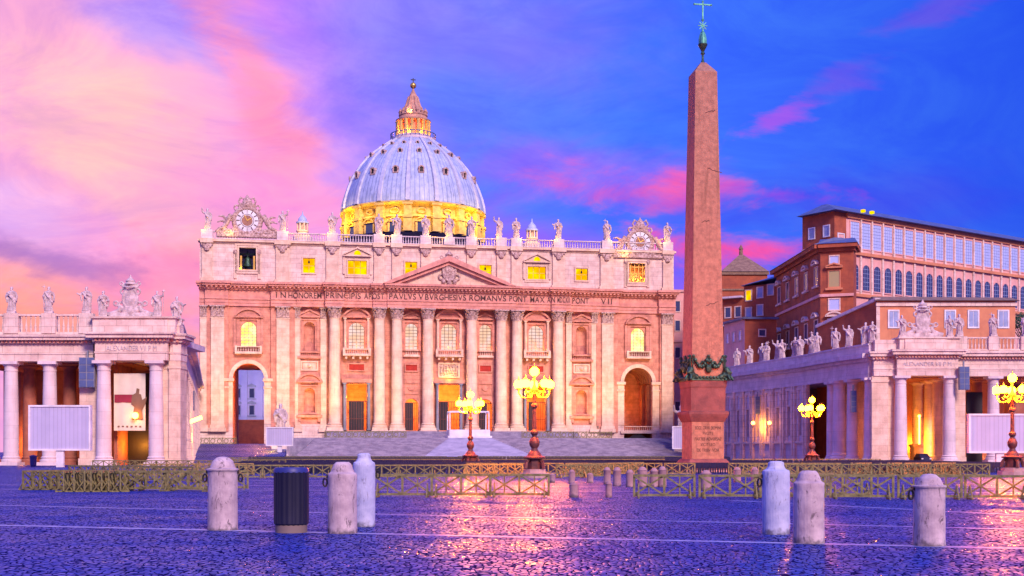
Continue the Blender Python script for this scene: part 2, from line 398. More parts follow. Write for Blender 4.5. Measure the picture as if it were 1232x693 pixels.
# ------------------------------------------------------------------ basilica frame
PSI = R(9.5); F0 = Vector((-15.0, 307.0, 0)); CS, SN = math.cos(PSI), math.sin(PSI)
def FS(px, yl=0.0):
    k = (px - CXP) / FPX
    return (k * (F0.y + yl * CS) - F0.x + yl * SN) / (CS - k * SN)
def Z(py): return EYE + (HZ - py) * 0.2
def FW(s, yl, z=0): return Vector((F0.x + s * CS - yl * SN, F0.y + s * SN + yl * CS, z))
bas = empty('basilica', F0, PSI, 'vast pink travertine basilica with giant columns, attic, pediment and lit blue ribbed dome', 'basilica')

Z_B, Z_CB, Z_CT, Z_FR, Z_CO, Z_AT, Z_AC, Z_BL, Z_BT = 6.8, 33.2, 35.8, 37.3, 39.6, 41.3, 50.4, 51.4, 53.3
L_, R_ = FS(240), FS(811)

def panel(mb, x0, x1, z0, z1, ops, y0=0.0, y1=1.2):
    """wall slab with openings (xa, xb, za, zb, arched) stacked in z"""
    z = z0
    for xa, xb, za, zb, ar in sorted(ops, key=lambda o: o[2]):
        if za > z: mb.box(x0, x1, y0, y1, z, za)
        mb.box(x0, xa, y0, y1, za, zb); mb.box(xb, x1, y0, y1, za, zb)
        if ar:
            r = (xb - xa) / 2; cx = (xa + xb) / 2; zs = zb - r; n = 14
            for i in range(n):
                a, b = PI - PI * i / n, PI - PI * (i + 1) / n
                xa_, za_ = cx + r * math.cos(a), zs + r * math.sin(a); xb_, zb_ = cx + r * math.cos(b), zs + r * math.sin(b)
                mb.hexa([(xa_, y0, za_), (xb_, y0, zb_), (xb_, y1, zb_), (xa_, y1, za_), (xa_, y0, zb), (xb_, y0, zb), (xb_, y1, zb), (xa_, y1, zb)])
        z = zb
    if z < z1: mb.box(x0, x1, y0, y1, z, z1)
def archfill(mb, xa, xb, za, zb, y, ar=True, y2=None, n=12):
    if not ar: poly = [(xa, za), (xb, za), (xb, zb), (xa, zb)]
    else:
        r = (xb - xa) / 2; cx = (xa + xb) / 2; zs = zb - r
        poly = [(xa, za), (xb, za)] + [(cx + r * math.cos(PI * i / n), zs + r * math.sin(PI * i / n)) for i in range(n + 1)]
    mb.prism(poly, y, y2 or y + .1)
def archring(mb, cx, zs, r, w, y0, y1, n=16, a0=0.0, a1=PI):
    for i in range(n):
        a, b = a0 + (a1 - a0) * i / n, a0 + (a1 - a0) * (i + 1) / n
        p = [(cx + q * math.cos(t), zs + q * math.sin(t)) for q, t in ((r, a), (r, b), (r + w, b), (r + w, a))]
        mb.hexa([(p[0][0], y0, p[0][1]), (p[3][0], y0, p[3][1]), (p[3][0], y1, p[3][1]), (p[0][0], y1, p[0][1]),
                 (p[1][0], y0, p[1][1]), (p[2][0], y0, p[2][1]), (p[2][0], y1, p[2][1]), (p[1][0], y1, p[1][1])])
def frame(mb, xa, xb, za, zb, w, y0, y1):
    mb.box(xa - w, xa, y0, y1, za - w, zb + w); mb.box(xb, xb + w, y0, y1, za - w, zb + w)
    mb.box(xa, xb, y0, y1, za - w, za); mb.box(xa, xb, y0, y1, zb, zb + w)
def pediment(mb, x0, x1, z, h, kind, y0, y1, t=.45):
    mb.box(x0 - .2, x1 + .2, y0, y1, z, z + t * .8)
    cx = (x0 + x1) / 2; zz = z + t * .8
    if kind == 'tri':
        mb.prism([(x0 - .2, zz), (cx, zz + h - t), (cx, zz + h), (x0 - .2, zz + t * .7)], y0, y1)
        mb.prism([(cx, zz + h - t), (x1 + .2, zz), (x1 + .2, zz + t * .7), (cx, zz + h)], y0, y1)
        mb.prism([(x0, zz), (x1, zz), (cx, zz + h - t)], y0 + (y1 - y0) * .5, y1)
    else:
        w = (x1 - x0) / 2 + .2; rr = (w * w + h * h) / (2 * h); a = math.asin(min(1, w / rr)); zc = zz + h - rr
        archring(mb, cx, zc, rr - t, t, y0, y1, 14, PI / 2 - a, PI / 2 + a)
        pts = [(x0, zz)] + [(x1, zz)] + [(cx + (rr - t) * math.sin(a * (1 - 2 * i / 8)) , zc + (rr - t) * math.cos(a * (1 - 2 * i / 8))) for i in range(1, 8)]
        mb.prism(pts, y0 + (y1 - y0) * .5, y1)
def muntins(mb, xa, xb, za, zb, y, nx, nz, w=.09, ar=True):
    r = (xb - xa) / 2; cx = (xa + xb) / 2
    for i in range(nx + 1):
        x = xa + (xb - xa) * i / nx; top = zb
        if ar: top = zb - r + math.sqrt(max(0, r * r - (x - cx) ** 2))
        mb.box(x - w / 2, x + w / 2, y - .05, y, za, top)
    for j in range(nz + 1):
        z = za + (zb - za) * j / nz; xx0, xx1 = xa, xb
        if ar and z > zb - r:
            q = math.sqrt(max(0, r * r - (z - zb + r) ** 2)); xx0, xx1 = cx - q, cx + q
        if xx1 - xx0 > .1: mb.box(xx0, xx1, y - .055, y - .004, z - w / 2, z + w / 2)
def baluster_row(mb, x0, x1, y, z0, z1, step=.62, r=.14, t=.25, rails=True, seg=8):
    n = max(1, int((x1 - x0) / step))
    if rails:
        mb.box(x0, x1, y - t, y + t, z0, z0 + .18); mb.box(x0, x1, y - t, y + t, z1 - .22, z1)
        z0 += .18; z1 -= .22
    h = z1 - z0
    for i in range(n):
        x = x0 + (x1 - x0) * (i + .5) / n
        mb.lathe([(r * .7, 0), (r * .7, h * .08), (r * 1.15, h * .3), (r * .5, h * .6), (r * .45, h * .8), (r * .8, h * .92), (r * .8, h)], (x, y, z0), seg)

# --- capitals
def capital_mb(rb, h, flat=False, w=None):
    m_ = MB()
    if not flat:
        m_.lathe([(rb, 0), (rb * .98, h * .5), (rb * 1.25, h * .85)], seg=14)
        for row, (z0, z1, out, n_, ph) in enumerate(((0, h * .4, 1.22, 8, 0), (h * .3, h * .68, 1.35, 8, PI / 8), (h * .6, h * .9, 1.65, 4, PI / 4))):
            for i in range(n_):
                a = ph + 2 * PI * i / n_; ca, sa = math.cos(a), math.sin(a); wv = rb * .3
                p = []
                for rr, zz, ww in ((rb * .95, z0, wv), (rb * (out - .1), (z0 + z1) / 2, wv * 1.1), (rb * out * 1.05, z1, wv * .7)):
                    p += [(rr * ca - ww * sa, rr * sa + ww * ca, zz), (rr * ca + ww * sa, rr * sa - ww * ca, zz), ((rr - rb * .2) * ca + ww * sa, (rr - rb * .2) * sa - ww * ca, zz), ((rr - rb * .2) * ca - ww * sa, (rr - rb * .2) * sa + ww * ca, zz)]
                m_.hexa(p[0:8]); m_.hexa(p[4:12])
        q = rb * 1.42; m_.box(-q, q, -q, q, h * .88, h)
    else:
        W2 = w / 2; m_.box(-W2, W2, -.1, .9, 0, h * .85); n_ = max(3, int(w / .85))
        for row, (z0, z1, out) in enumerate(((0, h * .4, .35), (h * .3, h * .68, .5), (h * .6, h * .9, .7))):
            nn = n_ if row != 1 else n_ + 1
            for i in range(nn):
                x = -W2 + w * (i + .5) / nn; ww = w / nn * .38
                m_.hexa([(x - ww, -.2, z0), (x + ww, -.2, z0), (x + ww, 0, z0), (x - ww, 0, z0), (x - ww * .8, -out, z1), (x + ww * .8, -out, z1), (x + ww * .8, -out + .35, z1), (x - ww * .8, -out + .35, z1)])
        m_.box(-W2 - .25, W2 + .25, -.75, .9, h * .88, h)
    return m_
def column(parent, x, y, z0, z1, r, mats=('shaft', 'carving'), caph=2.6, seg=20, order='c', name='column'):
    h = z1 - z0; m_ = MB(); b = r * 1.35
    m_.box(x - b, x + b, y - b, y + b, z0, z0 + r * .45)
    hs = h - caph
    m_.lathe([(b * .96, r * .45), (b, r * .6), (b * .96, r * .8), (r * 1.1, r * .9), (r * 1.2, r * 1.1), (r * 1.02, r * 1.25), (r, hs * .33), (r * .95, hs * .66), (r * .86, hs - .15), (r * .93, hs - .12), (r * .93, hs)], (x, y, z0), seg)
    if order == 'd':
        m_.lathe([(r * .86, hs), (r * .9, hs + caph * .4), (r * 1.18, hs + caph * .65)], (x, y, z0), seg)
        m_.box(x - r * 1.25, x + r * 1.25, y - r * 1.25, y + r * 1.25, z0 + hs + caph * .65, z1)
    c_ = m_.build(name, mats[0], parent)
    if order == 'c':
        k = capital_mb(r * .88, caph).build('capital', mats[1], c_, ang=50); k.location = (x, y, z0 + hs)
    return c_
def pilaster(parent, x, y, z0, z1, w, d, mats=('travertine', 'carving'), caph=2.6):
    m_ = MB(); W2 = w / 2
    m_.box(x - W2 - .45, x + W2 + .45, y - d - .4, y + .3, z0, z0 + .9); m_.box(x - W2 - .22, x + W2 + .22, y - d - .2, y + .3, z0 + .9, z0 + 1.6)
    m_.box(x - W2, x + W2, y - d, y + .3, z0 + 1.6, z1 - caph)
    m_.box(x - W2 - .12, x + W2 + .12, y - d - .1, y + .3, z1 - caph - .35, z1 - caph - .1)
    c_ = m_.build('pilaster', mats[0], parent)
    k = capital_mb(1, caph, True, w).build('capital', mats[1], c_, ang=50); k.location = (x, y - d, z1 - caph)
    return c_

# --- lower wall
wall = MB()
bounds = [240, 262, 340, 400, 466.5, 514.5, 567.5, 613.5, 671.5, 730.5, 801, 811]
kinds = [None, 'arch', 'niche', 'portal', 'small', 'centre', 'small', 'portal', 'niche', 'arch', None]
cent = [None, 299, 372.3, 429, 495, 540, 584, 645, 699.5, 767.5, None]
wall.box(FS(240), FS(811), .004, 1.2, 4.2, Z_B) if False else None
bays = []
trim = MB()
Z_ARB, Z_ART = Z(520), Z(437)
for i, kd in enumerate(kinds):
    x0, x1 = FS(bounds[i]), FS(bounds[i + 1]); zb = 3.0
    if kd is None: panel(wall, x0, x1, zb, Z_CT, []); continue
    cx = FS(cent[i]); ops = []
    mirror = 1
    if kd == 'arch':
        ops = [(cx - 3.6, cx + 3.6, zb, Z(440), True), (cx - 1.75, cx + 1.75, Z(420), Z(391), True)]
    elif kd == 'niche':
        ops = [(cx - 1.35, cx + 1.35, Z(497), Z(468), True), (cx - 1.35, cx + 1.35, Z(424), Z(390), True)]
    elif kd in ('portal', 'centre'):
        hw = 2.35 if kd == 'portal' else 2.6
        ops = [(cx - hw, cx + hw, 6.81, Z(463), False), (cx - 1.85, cx + 1.85, Z(421), Z(390), True)]
    elif kd == 'small':
        ops = [(cx - 1.65, cx + 1.65, 6.81, Z(480), True), (cx - 1.45, cx + 1.45, Z(421), Z(390), True)]
    panel(wall, x0, x1, zb, Z_CT, ops)
    bays.append((kd, cx, ops, x0, x1, cent[i]))
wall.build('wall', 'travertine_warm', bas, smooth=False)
# plinth course and tower corners
for i, kd in enumerate(kinds):
    pl = MB()
    x0, x1 = FS(bounds[i]), FS(bounds[i + 1])
    if kd == 'arch':
        cx = FS(cent[i]); pl.box(x0 - .01, cx - 3.6, -.35, -.003, 3.0, 8.2); pl.build('plinth', 'travertine_pale', bas, smooth=False); pl = MB(); pl.box(cx + 3.6, x1, -.35, -.003, 3.0, 8.2)
    elif kd is None: pl.box(x0, x1, -.352, -.003, 3.0, 8.2)
    elif kd == 'niche': pl.box(x0, x1, -.35, -.003, 3.0, 8.2)
    if pl.v: pl.build('plinth', 'travertine_pale', bas, smooth=False)
body = MB(); body.box(L_ + .5, R_ - .5, 14, 40, 0, 48); body.box(L_ + .2, FS(281) , 1.21, 14, 0, Z_CT); body.box(FS(317), FS(330), 1.21, 40, 0, Z_CT); body.box(FS(330), FS(740), 8, 14, 0, 50)
body.box(FS(793), R_ - .2, 1.21, 14, 0, Z_CT); body.box(FS(330), FS(740), 1.3, 8, 20, 21)
body_ = MB()
body_.box(FS(330), FS(740), 12, 38, 0, 50); body_.box(L_ + .2, FS(278), 1.21, 38, 0, 50); body_.box(FS(322), FS(330), 1.21, 38, 0, 50)
body_.box(FS(740), FS(745), 1.21, 38, 0, 50); body_.box(FS(791), R_ - .2, 1.21, 38, 0, 50); body_.box(FS(745), FS(791), 14, 38, 0, 50)
body_.box(FS(278), FS(322), 1.21, 38, Z(436), 40); body_.box(FS(745), FS(791), 1.21, 14, Z(436), 40)
body_.box(FS(330), FS(740), 1.21, 12, 20, 20.6); body_.box(FS(330), FS(740), 1.21, 12, 6.2, 6.78)
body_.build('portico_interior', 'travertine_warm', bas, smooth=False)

# --- bays: windows, niches, doors
for kd, cx, ops, x0, x1, pc in bays:
    if kd == 'arch':
        a = ops[0]; fr = MB(); archring(fr, cx, Z(440) - 3.6, 3.6, .9, -.35, -.003, 20)
        for s in (-1, 1):
            xx = cx + s * 4.45
            fr.box(xx - .85, xx + .85, -.5, -.003, 8.2, Z(461)); fr.box(xx - 1.15, xx + 1.15, -.85, -.003, Z(461), Z(461) + .7); fr.box(xx - 1.0, xx + 1.0, -.68, -.003, Z(461) - 1.6, Z(461) - 1.2)
        fr.build('arch_surround', 'travertine', bas, smooth=False)
        wx = ops[1]; wn = MB(); frame(wn, wx[0] - .2, wx[1] + .2, wx[2], wx[3] + .3, .8, -.4, -.003); pediment(wn, wx[0] - 1.4, wx[1] + 1.4, Z(386.5), 1.9, 'arc', -1.0, -.003)
        wn.box(wx[0] - 1.7, wx[0] - 1.05, -.5, -.003, wx[2] - 1.4, Z(386.5)); wn.box(wx[1] + 1.05, wx[1] + 1.7, -.5, -.003, wx[2] - 1.4, Z(386.5))
        w_ = wn.build('window', 'travertine_warm', bas, smooth=False)
        p = MB(); archfill(p, wx[0], wx[1], wx[2], wx[3], .9); p.build('pane', 'window_hot', w_, smooth=False)
        q = MB(); muntins(q, wx[0], wx[1], wx[2], wx[3], .88, 4, 8); q.build('glazing_bars', 'grey_metal', w_, smooth=False)
        b = MB(); b.box(cx - 3.1, cx + 3.1, -1.3, -.003, Z(429), Z(427)); baluster_row(b, cx - 2.6, cx + 2.6, -.9, Z(427), Z(420), .55, .13); b.box(cx - 3.1, cx - 2.6, -1.2, -.5, Z(427), Z(419.5)); b.box(cx + 2.6, cx + 3.1, -1.2, -.5, Z(427), Z(419.5)); b.build('balcony', 'travertine', bas)
        light('arch_light', (cx + (0 if pc > 500 else 2.5), 9 if pc > 500 else 5, 14), (1, .27, .03), 700 if pc > 500 else 6000, .6, bas)
        if pc > 500:
            f_ = MB(); f_.box(FS(745), FS(791), 1.25, 14, 6.2, 6.8); f_.build('arch_floor', 'travertine', bas, smooth=False)
            r_ = MB()
            for j in range(6): archring(r_, cx, Z(440) - 3.6, 3.3, .6, 2 + j * 2, 2.5 + j * 2, 16)
            for s in (-1, 1):
                for y in (4, 9): r_.box(cx + s * 3.9 - .5, cx + s * 3.9 + .5, y, y + 1.4, 6.8, 18.5)
            r_.build('vault', 'colonnade_inner', bas, smooth=False)
            ga = MB(); ga.box(cx - 4.6, cx + 4.6, -.9, -.4, 6.2, 6.8); baluster_row(ga, cx - 3.5, cx + 3.5, -.6, 6.8, 8.0, .5, .1); ga.build('railing', 'travertine', bas)
            lo = MB(); archfill(lo, cx - 3.3, cx + 3.0, 3.0, 6.0, -.42, True, -.36); lo.build('lower_arch', 'door_dark', bas, smooth=False)
    elif kd == 'niche':
        for k, o in enumerate(ops):
            fr = MB(); frame(fr, o[0] - .35, o[1] + .35, o[2] - .1, o[3] + .35, .35, -.3, -.003)
            if k == 0:
                for s in (-1, 1): fr.box(cx + s * 2.35 - .3, cx + s * 2.35 + .3, -.5, -.003, o[2] - .6, Z(462))
                pediment(fr, cx - 2.9, cx + 2.9, Z(462), 1.9, 'arc', -.9, -.003); fr.box(cx - 3.0, cx + 3.0, -.8, -.003, o[2] - 1.2, o[2] - .6)
                for s in (-1, 1): fr.box(cx + s * 2.3 - .35, cx + s * 2.3 + .35, -.6, -.003, o[2] - 2.2, o[2] - 1.2)
            else:
                pediment(fr, cx - 2.3, cx + 2.3, Z(385), 1.7, 'tri', -.7, -.003)
                fr.box(cx - 2.8, cx + 2.8, -.7, -.003, o[2] - 1.9, o[2] - 1.4); baluster_row(fr, cx - 2.3, cx + 2.3, -.4, o[2] - 1.4, o[2] - .3, .45, .1)
                for s in (-1, 1): fr.box(cx + s * 2.1 - .25, cx + s * 2.1 + .25, -.4, -.003, o[2] - .2, Z(385))
            n_ = fr.build('niche', 'travertine_warm', bas, smooth=False)
            bk = MB(); r = (o[1] - o[0]) / 2 + .05
            bk.lathe([(r, 0), (r, o[3] - o[2] - r)] + [(r * math.cos(t), o[3] - o[2] - r + r * math.sin(t)) for t in (PI / 8, PI / 4, 3 * PI / 8, PI / 2 - .01)], (cx, .3, o[2]), 14, 0, PI)
            bk.build('niche_back', 'travertine_warm', n_)
        tb = MB(); frame(tb, cx - 1.7, cx + 1.7, Z(446), Z(438), .35, -.3, -.003); tb.box(cx - 1.5, cx + 1.5, -.15, -.003, Z(445.5), Z(438.5)); tb.ball((cx, -.2, Z(442)), .5, 8); [tb.box(cx + s * .9 - .3, cx + s * .9 + .3, -.28, -.15, Z(443.5), Z(440.5)) for s in (-1, 1)]
        tb.build('relief_panel', 'travertine', bas)
    else:
        o, wx = ops[0], ops[1]; big = kd != 'small'
        fr = MB(); frame(fr, wx[0] - .15, wx[1] + .15, wx[2], wx[3] + .2, .45, -.35, -.003)
        if big:
            pediment(fr, cx - 3.2, cx + 3.2, Z(384.5), 2.0, 'arc', -1.2, -.003)
            for s in (-1, 1): column(bas, cx + s * 2.75, -.7, Z(421), Z(384.6), .33, ('travertine', 'carving'), .8, 10, 'd', 'window_column')
        else:
            pediment(fr, cx - 1.9, cx + 1.9, Z(384.5), 1.4, 'tri', -.7, -.003)
            for s in (-1, 1): fr.box(cx + s * 2.0 - .25, cx + s * 2.0 + .25, -.45, -.003, wx[2] - .4, Z(384.5))
        w_ = fr.build('window', 'travertine_warm', bas, smooth=False)
        p = MB(); archfill(p, wx[0], wx[1], wx[2], wx[3], .9); p.build('pane', 'window_warm', w_, smooth=False)
        q = MB(); muntins(q, wx[0], wx[1], wx[2], wx[3], .88, 4 if big else 3, 8, .1); q.build('glazing_bars', 'iron', w_, smooth=False)
        light('window_glow', (cx, -.25, wx[2] + .7), (1, .36, .05), 650 if big else 300, .15, bas)
        b = MB(); hw = 3.3 if big else 1.9; b.box(cx - hw, cx + hw, -1.9 if big else -.8, -.003, Z(430), Z(428)); baluster_row(b, cx - hw + .3, cx + hw - .3, -1.5 if big else -.5, Z(428), Z(421.5), .5, .12)
        if big:
            for s in (-1, 1): b.box(cx + s * (hw - .3) - .3, cx + s * (hw - .3) + .3, -1.8, -.6, Z(428), Z(421))
            for j in range(4): b.box(cx - 2.5 + j * 1.67 - .25, cx - 2.5 + j * 1.67 + .25, -1.5, -.003, Z(433.5), Z(430))
        b.build('balcony', 'travertine', bas)
        tb = MB(); pw = 1.75 if big else 1.35
        if kd == 'centre':
            frame(tb, cx - 2.3, cx + 2.3, Z(453), Z(438), .3, -.3, -.003); t_ = tb.build('relief_panel', 'travertine', bas, smooth=False)
            rl = MB(); rl.box(cx - 2.3, cx + 2.3, -.1, -.003, Z(453), Z(438))
            for j in range(6):
                x = cx - 1.9 + j * .75; rl.ball((x, -.2, Z(441.5)), .22, 6); rl.lathe([(.3, 0), (.2, 1.2), (.26, 1.5)], (x, -.15, Z(449.5)), 6)
            rl.build('relief', 'carving', t_); light('relief_light', (cx, -2.0, Z(453)), (1, .62, .05), 420, .2, bas)
        else:
            frame(tb, cx - pw, cx + pw, Z(446.5), Z(439.5), .3, -.3, -.003); t_ = tb.build('plaque_frame', 'travertine_warm', bas, smooth=False)
            rl = MB(); rl.box(cx - pw, cx + pw, -.1, -.003, Z(446.5), Z(439.5)); rl.build('plaque', 'red_panel', t_, smooth=False)
        # door
        d = MB()
        if big:
            frame(d, o[0], o[1], o[2], o[3], .25, -.3, -.003); d.box(o[0] - 1.2, o[1] + 1.2, -1.3, -.003, o[3] + .3, o[3] + 1.2)
            for s in (-1, 1): column(bas, cx + s * 2.85, -.75, 6.81, o[3] + .29, .38, ('grey_metal', 'carving'), .9, 12, 'd', 'portal_column')
        else:
            archring(d, cx, o[3] - 1.65, 1.65, .4, -.3, -.003); d.box(cx - 2.05, cx - 1.65, -.3, -.003, o[2], o[3] - 1.65); d.box(cx + 1.65, cx + 2.05, -.3, -.003, o[2], o[3] - 1.65)
            frame(d, cx - 1.6, cx + 1.6, Z(474), Z(462), .15, -.2, -.003); d.torus((cx, -.1, Z(466)), .8, .14, 10, 6, a0=PI, a1=2 * PI)
        d_ = d.build('doorway', 'travertine_warm', bas, smooth=False)
        gt = MB(); ztop = 6.81 + (o[3] - 6.81) * (.62 if big else .86)
        ga, gb = (cx - 1.7, cx + 1.7) if kd == 'portal' and pc < 500 else ((cx - 2.3, cx - .1) if kd == 'centre' else (cx - 1.5, cx + .5))
        if kd == 'portal' and pc > 500: ga, gb = cx - 1.7, cx - .6
        gt.box(ga, gb, .6, .75, 6.81, ztop)
        gt2 = MB()
        for j in range(9): x = o[0] + (o[1] - o[0]) * j / 8; gt2.box(x - .05, x + .05, .5, .58, 6.82, ztop)
        gt2.box(o[0], o[1], .48, .6, ztop, ztop + .18); gt2.box(o[0], o[1], .48, .6, 9.5, 9.62)
        gt.build('door', 'door_dark', d_, smooth=False); gt2.build('gate', 'iron', d_, smooth=False)
        if pc in (429, 495, 540, 584, 645): light('portico_light', (cx, 6, 15), (1, .36, .04), 3600, .4, bas)

# --- giant order
for px, w, bw_ in ((262, 3.0, 5.0), (340.5, 3.0, 5.6), (730, 2.9, 5.4), (801.5, 2.8, 3.6)):
    x = FS(px); m_ = MB(); m_.box(x - bw_ / 2, x + bw_ / 2, -.6, -.004, Z_B - .4, Z_CT); m_.build('pilaster_backing', 'travertine_warm', bas, smooth=False)
    pilaster(bas, x, -.601, Z_B - .4, Z_CT, w, .5)
pilaster(bas, FS(245), 0, Z_B - .4, Z_CT, 1.6, .5)
pilaster(bas, FS(715), 0, Z_B - .4, Z_CT, 1.6, .4)
pilaster(bas, FS(358), 0, Z_B - .4, Z_CT, 1.3, .4); pilaster(bas, FS(389), 0, Z_B - .4, Z_CT, 1.4, .5); pilaster(bas, FS(684), 0, Z_B - .4, Z_CT, 1.4, .5)
pb = MB()
COLS = (402.5, 456.5, 477.5, 514.8, 567.5, 603, 622, 671.5)
for px in COLS:
    x = FS(px, -1.6); column(bas, x, -1.6, Z_B, Z_CT, 1.36)
    pb = MB(); pb.box(x - 2.0, x + 2.0, -3.6, -.36, 4.8, Z_B); pb.build('column_pedestal', 'travertine_pale', bas, smooth=False)
pb = MB(); pb.box(FS(449), FS(630), -3.2, -.37, 4.8, Z_B - .3); pb.build('stylobate', 'travertine_pale', bas, smooth=False)

# --- entablature, with breaks forward over the columns
en = MB(); co = MB()
segs = [(240, 247, .5), (247, 275, 1.3), (275, 326, .4), (326, 357, 1.3), (357, 391, 1.5), (391, 414, 2.65), (414, 448, 2.1), (448, 465, 2.65), (465, 618, 3.1), (618, 635, 2.65), (635, 661, 2.1), (661, 684, 2.65), (684, 712, 1.5), (712, 743, 1.3), (743, 791, .4), (791, 811, 1.3)]
dn = MB()
for a, b, d in segs:
    x0, x1 = FS(a), FS(b)
    en.box(x0, x1, -d, 1.2, Z_CT, Z_CT + .7); en.box(x0, x1, -d - .12, 1.2, Z_CT + .7, Z_FR); en.box(x0 - .01, x1 + .01, -d - .35, 1.2, Z_FR, Z_FR + .25); en.box(x0, x1, -d, 1.2, Z_FR + .25, Z_CO)
    co.box(x0 - .15, x1 + .15, -d - .5, 1.2, Z_CO, Z_CO + .35); co.box(x0 - .5, x1 + .5, -d - 1.5, 1.2, Z_CO + .75, Z_CO + 1.2); co.box(x0 - .7, x1 + .7, -d - 1.9, 1.2, Z_CO + 1.2, Z_AT)
    co.box(x0 - .1, x1 + .1, -d - .6, 1.2, Z_CO + .35, Z_CO + .75)
    n_ = max(2, int((x1 - x0) / .9))
    for i in range(n_):
        x = x0 + (x1 - x0) * (i + .5) / n_; dn.box(x - .22, x + .22, -d - 1.3, -d - .59, Z_CO + .36, Z_CO + .74)
en.build('entablature', 'travertine_entab', bas, smooth=False)
co_ = co.build('cornice', 'travertine_entab', bas, smooth=False); dn.build('modillions', 'travertine_entab', co_, smooth=False)
# pediment
pd = MB(); x0, x1 = FS(462.5, -5), FS(619, -5); cx = FS(540.5, -5); za, zp = Z_AT, Z(311.5)
pd.prism([(x0 - .3, za), (x0 + 1.5, za), (cx, zp - 1.3), (cx, zp)], -5.2, 0); pd.prism([(x1 - 1.5, za), (x1 + .3, za), (cx, zp), (cx, zp - 1.3)], -5.2, 0)
pd.prism([(x0 + 1.8, za), (x0 + 3.4, za), (cx, zp - 2.1), (cx, zp - 1.35)], -4.5, 0); pd.prism([(x1 - 3.4, za), (x1 - 1.8, za), (cx, zp - 1.35), (cx, zp - 2.1)], -4.5, 0)
pd_ = pd.build('pediment', 'travertine_entab', bas, smooth=False)
tp = MB(); tp.prism([(x0 + 2, za), (x1 - 2, za), (cx, zp - 1.4)], -3.4, -.2); tp.build('tympanum', 'travertine', pd_, smooth=False)

# --- attic
at = MB(); ax = [240] + [341, 400, 462, 512, 567, 612, 671.5, 730.5] + [811]
attw = {(240, 341): (297.5, 287.5, 308, 330, 304, 0), (341, 400): (371.5, 364.5, 379, 332, 314.5, 1), (400, 462): (430, 418.5, 441.5, 332.5, 316, 2), (462, 512): (494.5, 487.5, 502, 331, 316, 1),
        (567, 612): (584, 577, 591.5, 332, 317.5, 1), (612, 671.5): (646, 635, 657, 333.5, 318, 2), (671.5, 730.5): (700, 693, 707.5, 333.5, 319, 1), (730.5, 811): (766.5, 757, 776.5, 334.5, 311, 3)}
for a, b in zip(ax, ax[1:]):
    w = attw.get((a, b))
    if w:
        xa, xb = FS(w[1]), FS(w[2]); panel(at, FS(a), FS(b), Z_AT, Z_AC, [(xa, xb, Z(w[3]), Z(w[4]), False)], .3, 1.3)
        f_ = MB(); frame(f_, xa, xb, Z(w[3]), Z(w[4]), .35, .05, .298)
        if w[5] in (0, 3): frame(f_, xa - .45, xb + .45, Z(w[3]) - .45, Z(w[4]) + .45, .5, .0, .297)
        if w[5] == 2:
            pediment(f_, xa - .9, xb + .9, Z(w[4]) + .9, 2.0, 'tri', -.5, .298, .35); frame(f_, xa - .4, xb + .4, Z(w[3]) - .4, Z(w[4]) + .4, .35, .1, .297)
            for s, q in ((-1, xa - .9), (1, xb + .9)): f_.box(q - .25, q + .25, -.1, .298, Z(w[3]), Z(w[4]) + .9)
        w_ = f_.build('attic_window', 'travertine', bas, smooth=False)
        if w[5] in (1, 2):
            p = MB(); p.box(xa, xb, .9, 1.0, Z(w[3]), Z(w[4])); p.build('pane', 'window_yellow', w_, smooth=False); q = MB(); muntins(q, xa, xb, Z(w[3]), Z(w[4]), .88, 2 if w[5] == 1 else 3, 2, .13, False); q.build('glazing_bars', 'gold', w_, smooth=False)
            if w[5] == 1: k = MB(); k.lathe([(.28, 0), (.16, .5), (.05, .6)], ((xa + xb) / 2, .7, Z(w[4]) - 1.1), 8); k.build('loudhailer', 'black_iron', w_)
            if w[5] == 2: p = MB(); archfill(p, (xa + xb) / 2 - .8, (xa + xb) / 2 + .8, Z(w[4]) + 1.3, Z(w[4]) + 2.35, -.12, True, .02); p.build('lunette', 'window_yellow', w_, smooth=False)
        elif w[5] == 3:
            k = MB()
            for j in range(4): x = xa + (xb - xa) * (j + .5) / 4; k.box(x - .13, x + .13, .7, .9, Z(w[3]), Z(w[4]))
            for zz in (Z(w[3]) + .1, (Z(w[3]) * .55 + Z(w[4]) * .45), Z(w[4]) - 1.0): k.box(xa, xb, .68, .92, zz, zz + .2)
            for j in range(3): x = xa + (xb - xa) * (j + .5) / 3; k.tube((x - .5, .8, Z(w[3])), (x + .5, .8, Z(w[3]) + 1.8), .1); k.tube((x + .5, .8, Z(w[3])), (x - .5, .8, Z(w[3]) + 1.8), .1)
            k.build('grille', 'gold', w_); p = MB(); p.box(xa - .5, xb + .5, 3.0, 3.2, Z(w[3]) - .5, Z(w[4]) + .5); p.build('chamber_wall', 'travertine_warm', w_, smooth=False); light('belfry_light', ((xa + xb) / 2, 1.6, Z(w[3]) + .6), (1, .55, .05), 700, .2, bas)
        else:
            p = MB(); p.box(xa - 1, xb + 1, 5, 5.2, Z(w[3]) - 1, Z(w[4]) + 1); p.build('chamber_wall', 'pane_dark', w_, smooth=False)
            k = MB(); k.box(xa, xb, .5, .8, Z(w[3]), Z(w[3]) + .15)
            for s, q in ((-1, xa + .45), (1, xb - .45)):
                k.box(q - .22, q + .22, .4, .8, Z(w[3]), Z(w[3]) + 3.3)
            k.build('lit_post', 'gold', w_, smooth=False); light('belfry_light', (xa + .3, .1, Z(w[3]) + .4), (1, .6, .05), 60, .1, bas)
    else: at.box(FS(a), FS(b), .3, 1.3, Z_AT, Z_AC)
at.build('attic', 'travertine_pale', bas, smooth=False)
ar = MB(); ar.box(L_, R_, .1, 3, Z_AC, Z_BL)
ar.box(L_ - .4, R_ + .4, -.5, 3, Z_AC + .45, Z_BL - .1)
ap = MB(); ac = MB()
